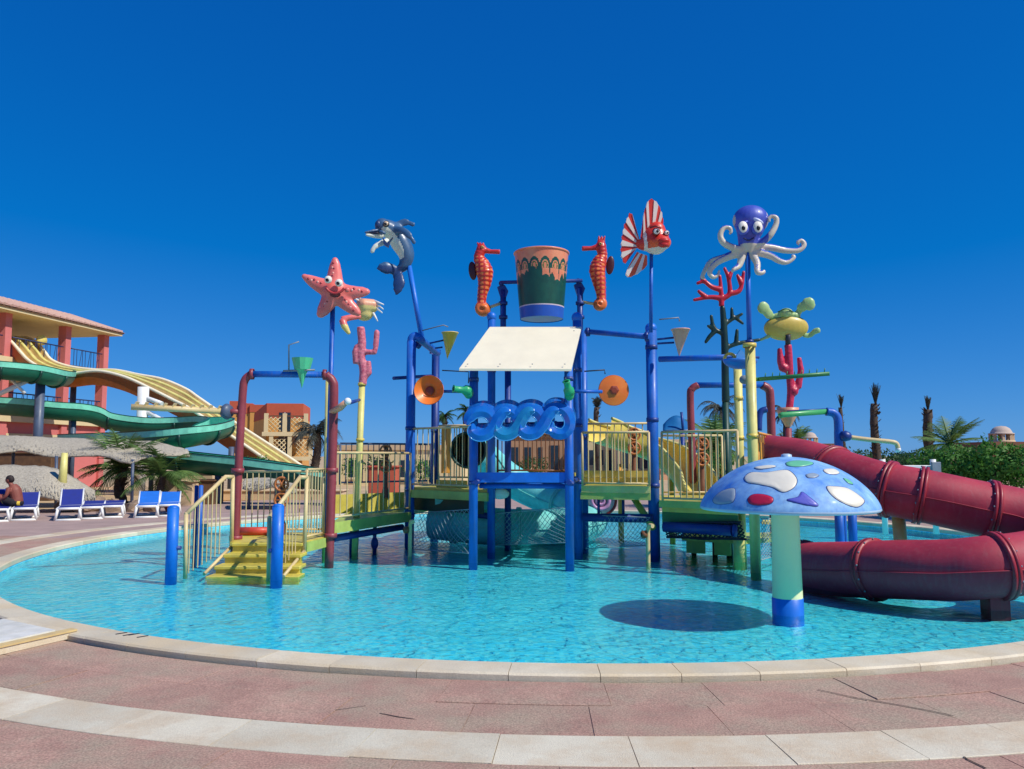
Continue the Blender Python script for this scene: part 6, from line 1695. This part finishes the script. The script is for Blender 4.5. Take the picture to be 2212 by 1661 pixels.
def palm(label, px, ytop, ybase, Y, n, L, droop, trunk_w, mt, seed, lean=0.0, dead=False, spread=1.0, group='palm trees around the pool'):
    rnd = random.Random(seed); base = plan(px, Y, -.05); top = P(px, ytop, Y); top = Vector((base.x + lean, Y, top.z))
    t = thing('palm_tree', base, label, 'palm', group); r = S(trunk_w, Y) / 2
    tp = []; rr = []
    for i in range(15):
        u = i / 14; p = base.lerp(top, u) + Vector((math.sin(u * 5 + seed) * r * .5, 0, 0)); tp.append(p); rr.append(r * (1.2 - .35 * u) * (1 + .12 * (i % 2)))
    m = MB().tube(tp, rr, 10)
    for i in range(60):                                    # old leaf bases
        u = rnd.uniform(.35, 1); a = rnd.uniform(0, 6.28); p = base.lerp(top, u); d = Vector((math.cos(a), math.sin(a), .9)); q0 = p + Vector((math.cos(a), math.sin(a), 0)) * r * .8
        w = Vector((-math.sin(a), math.cos(a), 0)) * r * .35; m.quad(q0 - w, q0 + w, q0 + d * r * .8 + w * .5, q0 + d * r * .8 - w * .5)
    m.build('trunk', M_trunk, t, fix=False)
    m = MB()
    for i in range(n):
        a = 2 * math.pi * (i * .618 + rnd.random() * .1); el = rnd.uniform(-.5, 1.25) if not dead else rnd.uniform(1.28, 1.56)
        d = Vector((math.cos(a) * math.cos(el), math.sin(a) * math.cos(el), math.sin(el))); Lf = L * rnd.uniform(.75, 1.1); p = top.copy(); st = []
        for j in range(9):
            st.append(p.copy()); p = p + d * Lf / 8; d = (d + Vector((0, 0, -droop / 8 * (1 + j * .25)))).normalized()
        m.tube(st, lerp_list([r * .16 + .012, .006], 9), 4, cap=False)
        for j in range(1, 9):
            for sub in range(3):
                b = st[j - 1].lerp(st[j], sub / 3); tg = (st[j] - st[j - 1]).normalized(); sd = tg.cross(Vector((0, 0, 1))); sd = sd.normalized() if sd.length > .05 else Vector((1, 0, 0))
                ll = L * .30 * spread * math.sin(math.pi * min(.97, (j + sub / 3) / 9)) + .04
                for s in (-1, 1):
                    e = b + (sd * s * .8 + tg * .75 + Vector((0, 0, -.25 - .5 * droop * rnd.random()))).normalized() * ll * rnd.uniform(.8, 1.1)
                    w = tg * (.012 + ll * .035); m.quad(b - w, b + w, e + w * .2, e - w * .2)
    m.build('crown', mt, t, fix=False)
    return t
palm('leafy palm behind the bright blue loungers', 265, 1012, 1070, 27.2, 26, 1.7, .6, 20, M_palm, 2)
palm('second leafy palm leaning over the terracotta pot', 350, 1025, 1075, 26.5, 20, 1.5, .7, 14, M_palm, 3)
palm('drooping grey palm left of the near red arch leg', 682, 935, 1040, 45, 22, 2.0, 1.25, 16, M_palmd, 4)
palm('small dark palm on the skyline behind the open orange funnel', 960, 898, 990, 60, 16, 1.1, .9, 12, M_leaf2, 5)
palm('dark palm behind the left end of the wave panel', 1010, 892, 990, 55, 18, 1.2, 1.1, 16, M_leaf2, 6)
palm('thin bare palm right of the tower behind the flat orange funnel', 1291, 880, 990, 40, 8, .6, 1.3, 12, M_palmd, 7, dead=True)
palm('leafy palm behind the second right platform', 1545, 965, 1010, 26, 26, 1.5, .7, 22, M_palm, 8)
palm('dark shaggy palm behind the green coral pole', 1560, 885, 1000, 34, 18, 1.3, 1.6, 16, M_palmd, 9, spread=.6)
palm('shaggy palm with dead skirt under the turtle post', 1697, 895, 1000, 34, 16, .9, 1.7, 15, M_palmd, 10, spread=.6)
palm('green palm beside the left domed pavilion', 1722, 955, 1000, 42, 20, 1.4, .8, 14, M_palm, 11)
palm('thin bare palm trunk close behind the bent blue pipe', 1821, 880, 1000, 42, 12, .7, .12, 9, M_palmd, 12, dead=True, spread=.18)
palm('twisted bare palm trunk with tied top above the cream spray arm', 1889, 872, 1000, 38, 14, .95, .12, 16, M_palmd, 13, lean=.15, dead=True, spread=.25)
palm('bare palm trunk with pointed top beside the palm fan', 2014, 885, 1000, 36, 12, .6, .12, 19, M_palmd, 14, lean=-.1, dead=True, spread=.25)
palm('low green palm fan rising over the hedge', 2052, 958, 1000, 34, 26, 1.6, .35, 12, M_palm, 15)

# white board on two posts behind the maroon slide
wb = thing('white_board', plan(1965, 17.5, -.016), 'white horizontal board between two short posts behind the maroon slide', 'board')
a, b = P(1905, 1012, 17.5), P(2022, 1018, 17.5)
MB().box((a + b) / 2, ((b - a).length, .08, .2), bev=.015).build('board', M_white, wb)
for px in (1906, 2015): MB().tube([plan(px, 17.5, -.016), P(px, 992, 17.5)], .06, 10).build('post', M_white, wb)
MB().box(P(2022, 1014, 17.4), (.2, .06, .32), bev=.01).build('end_plate', M_grey, wb)
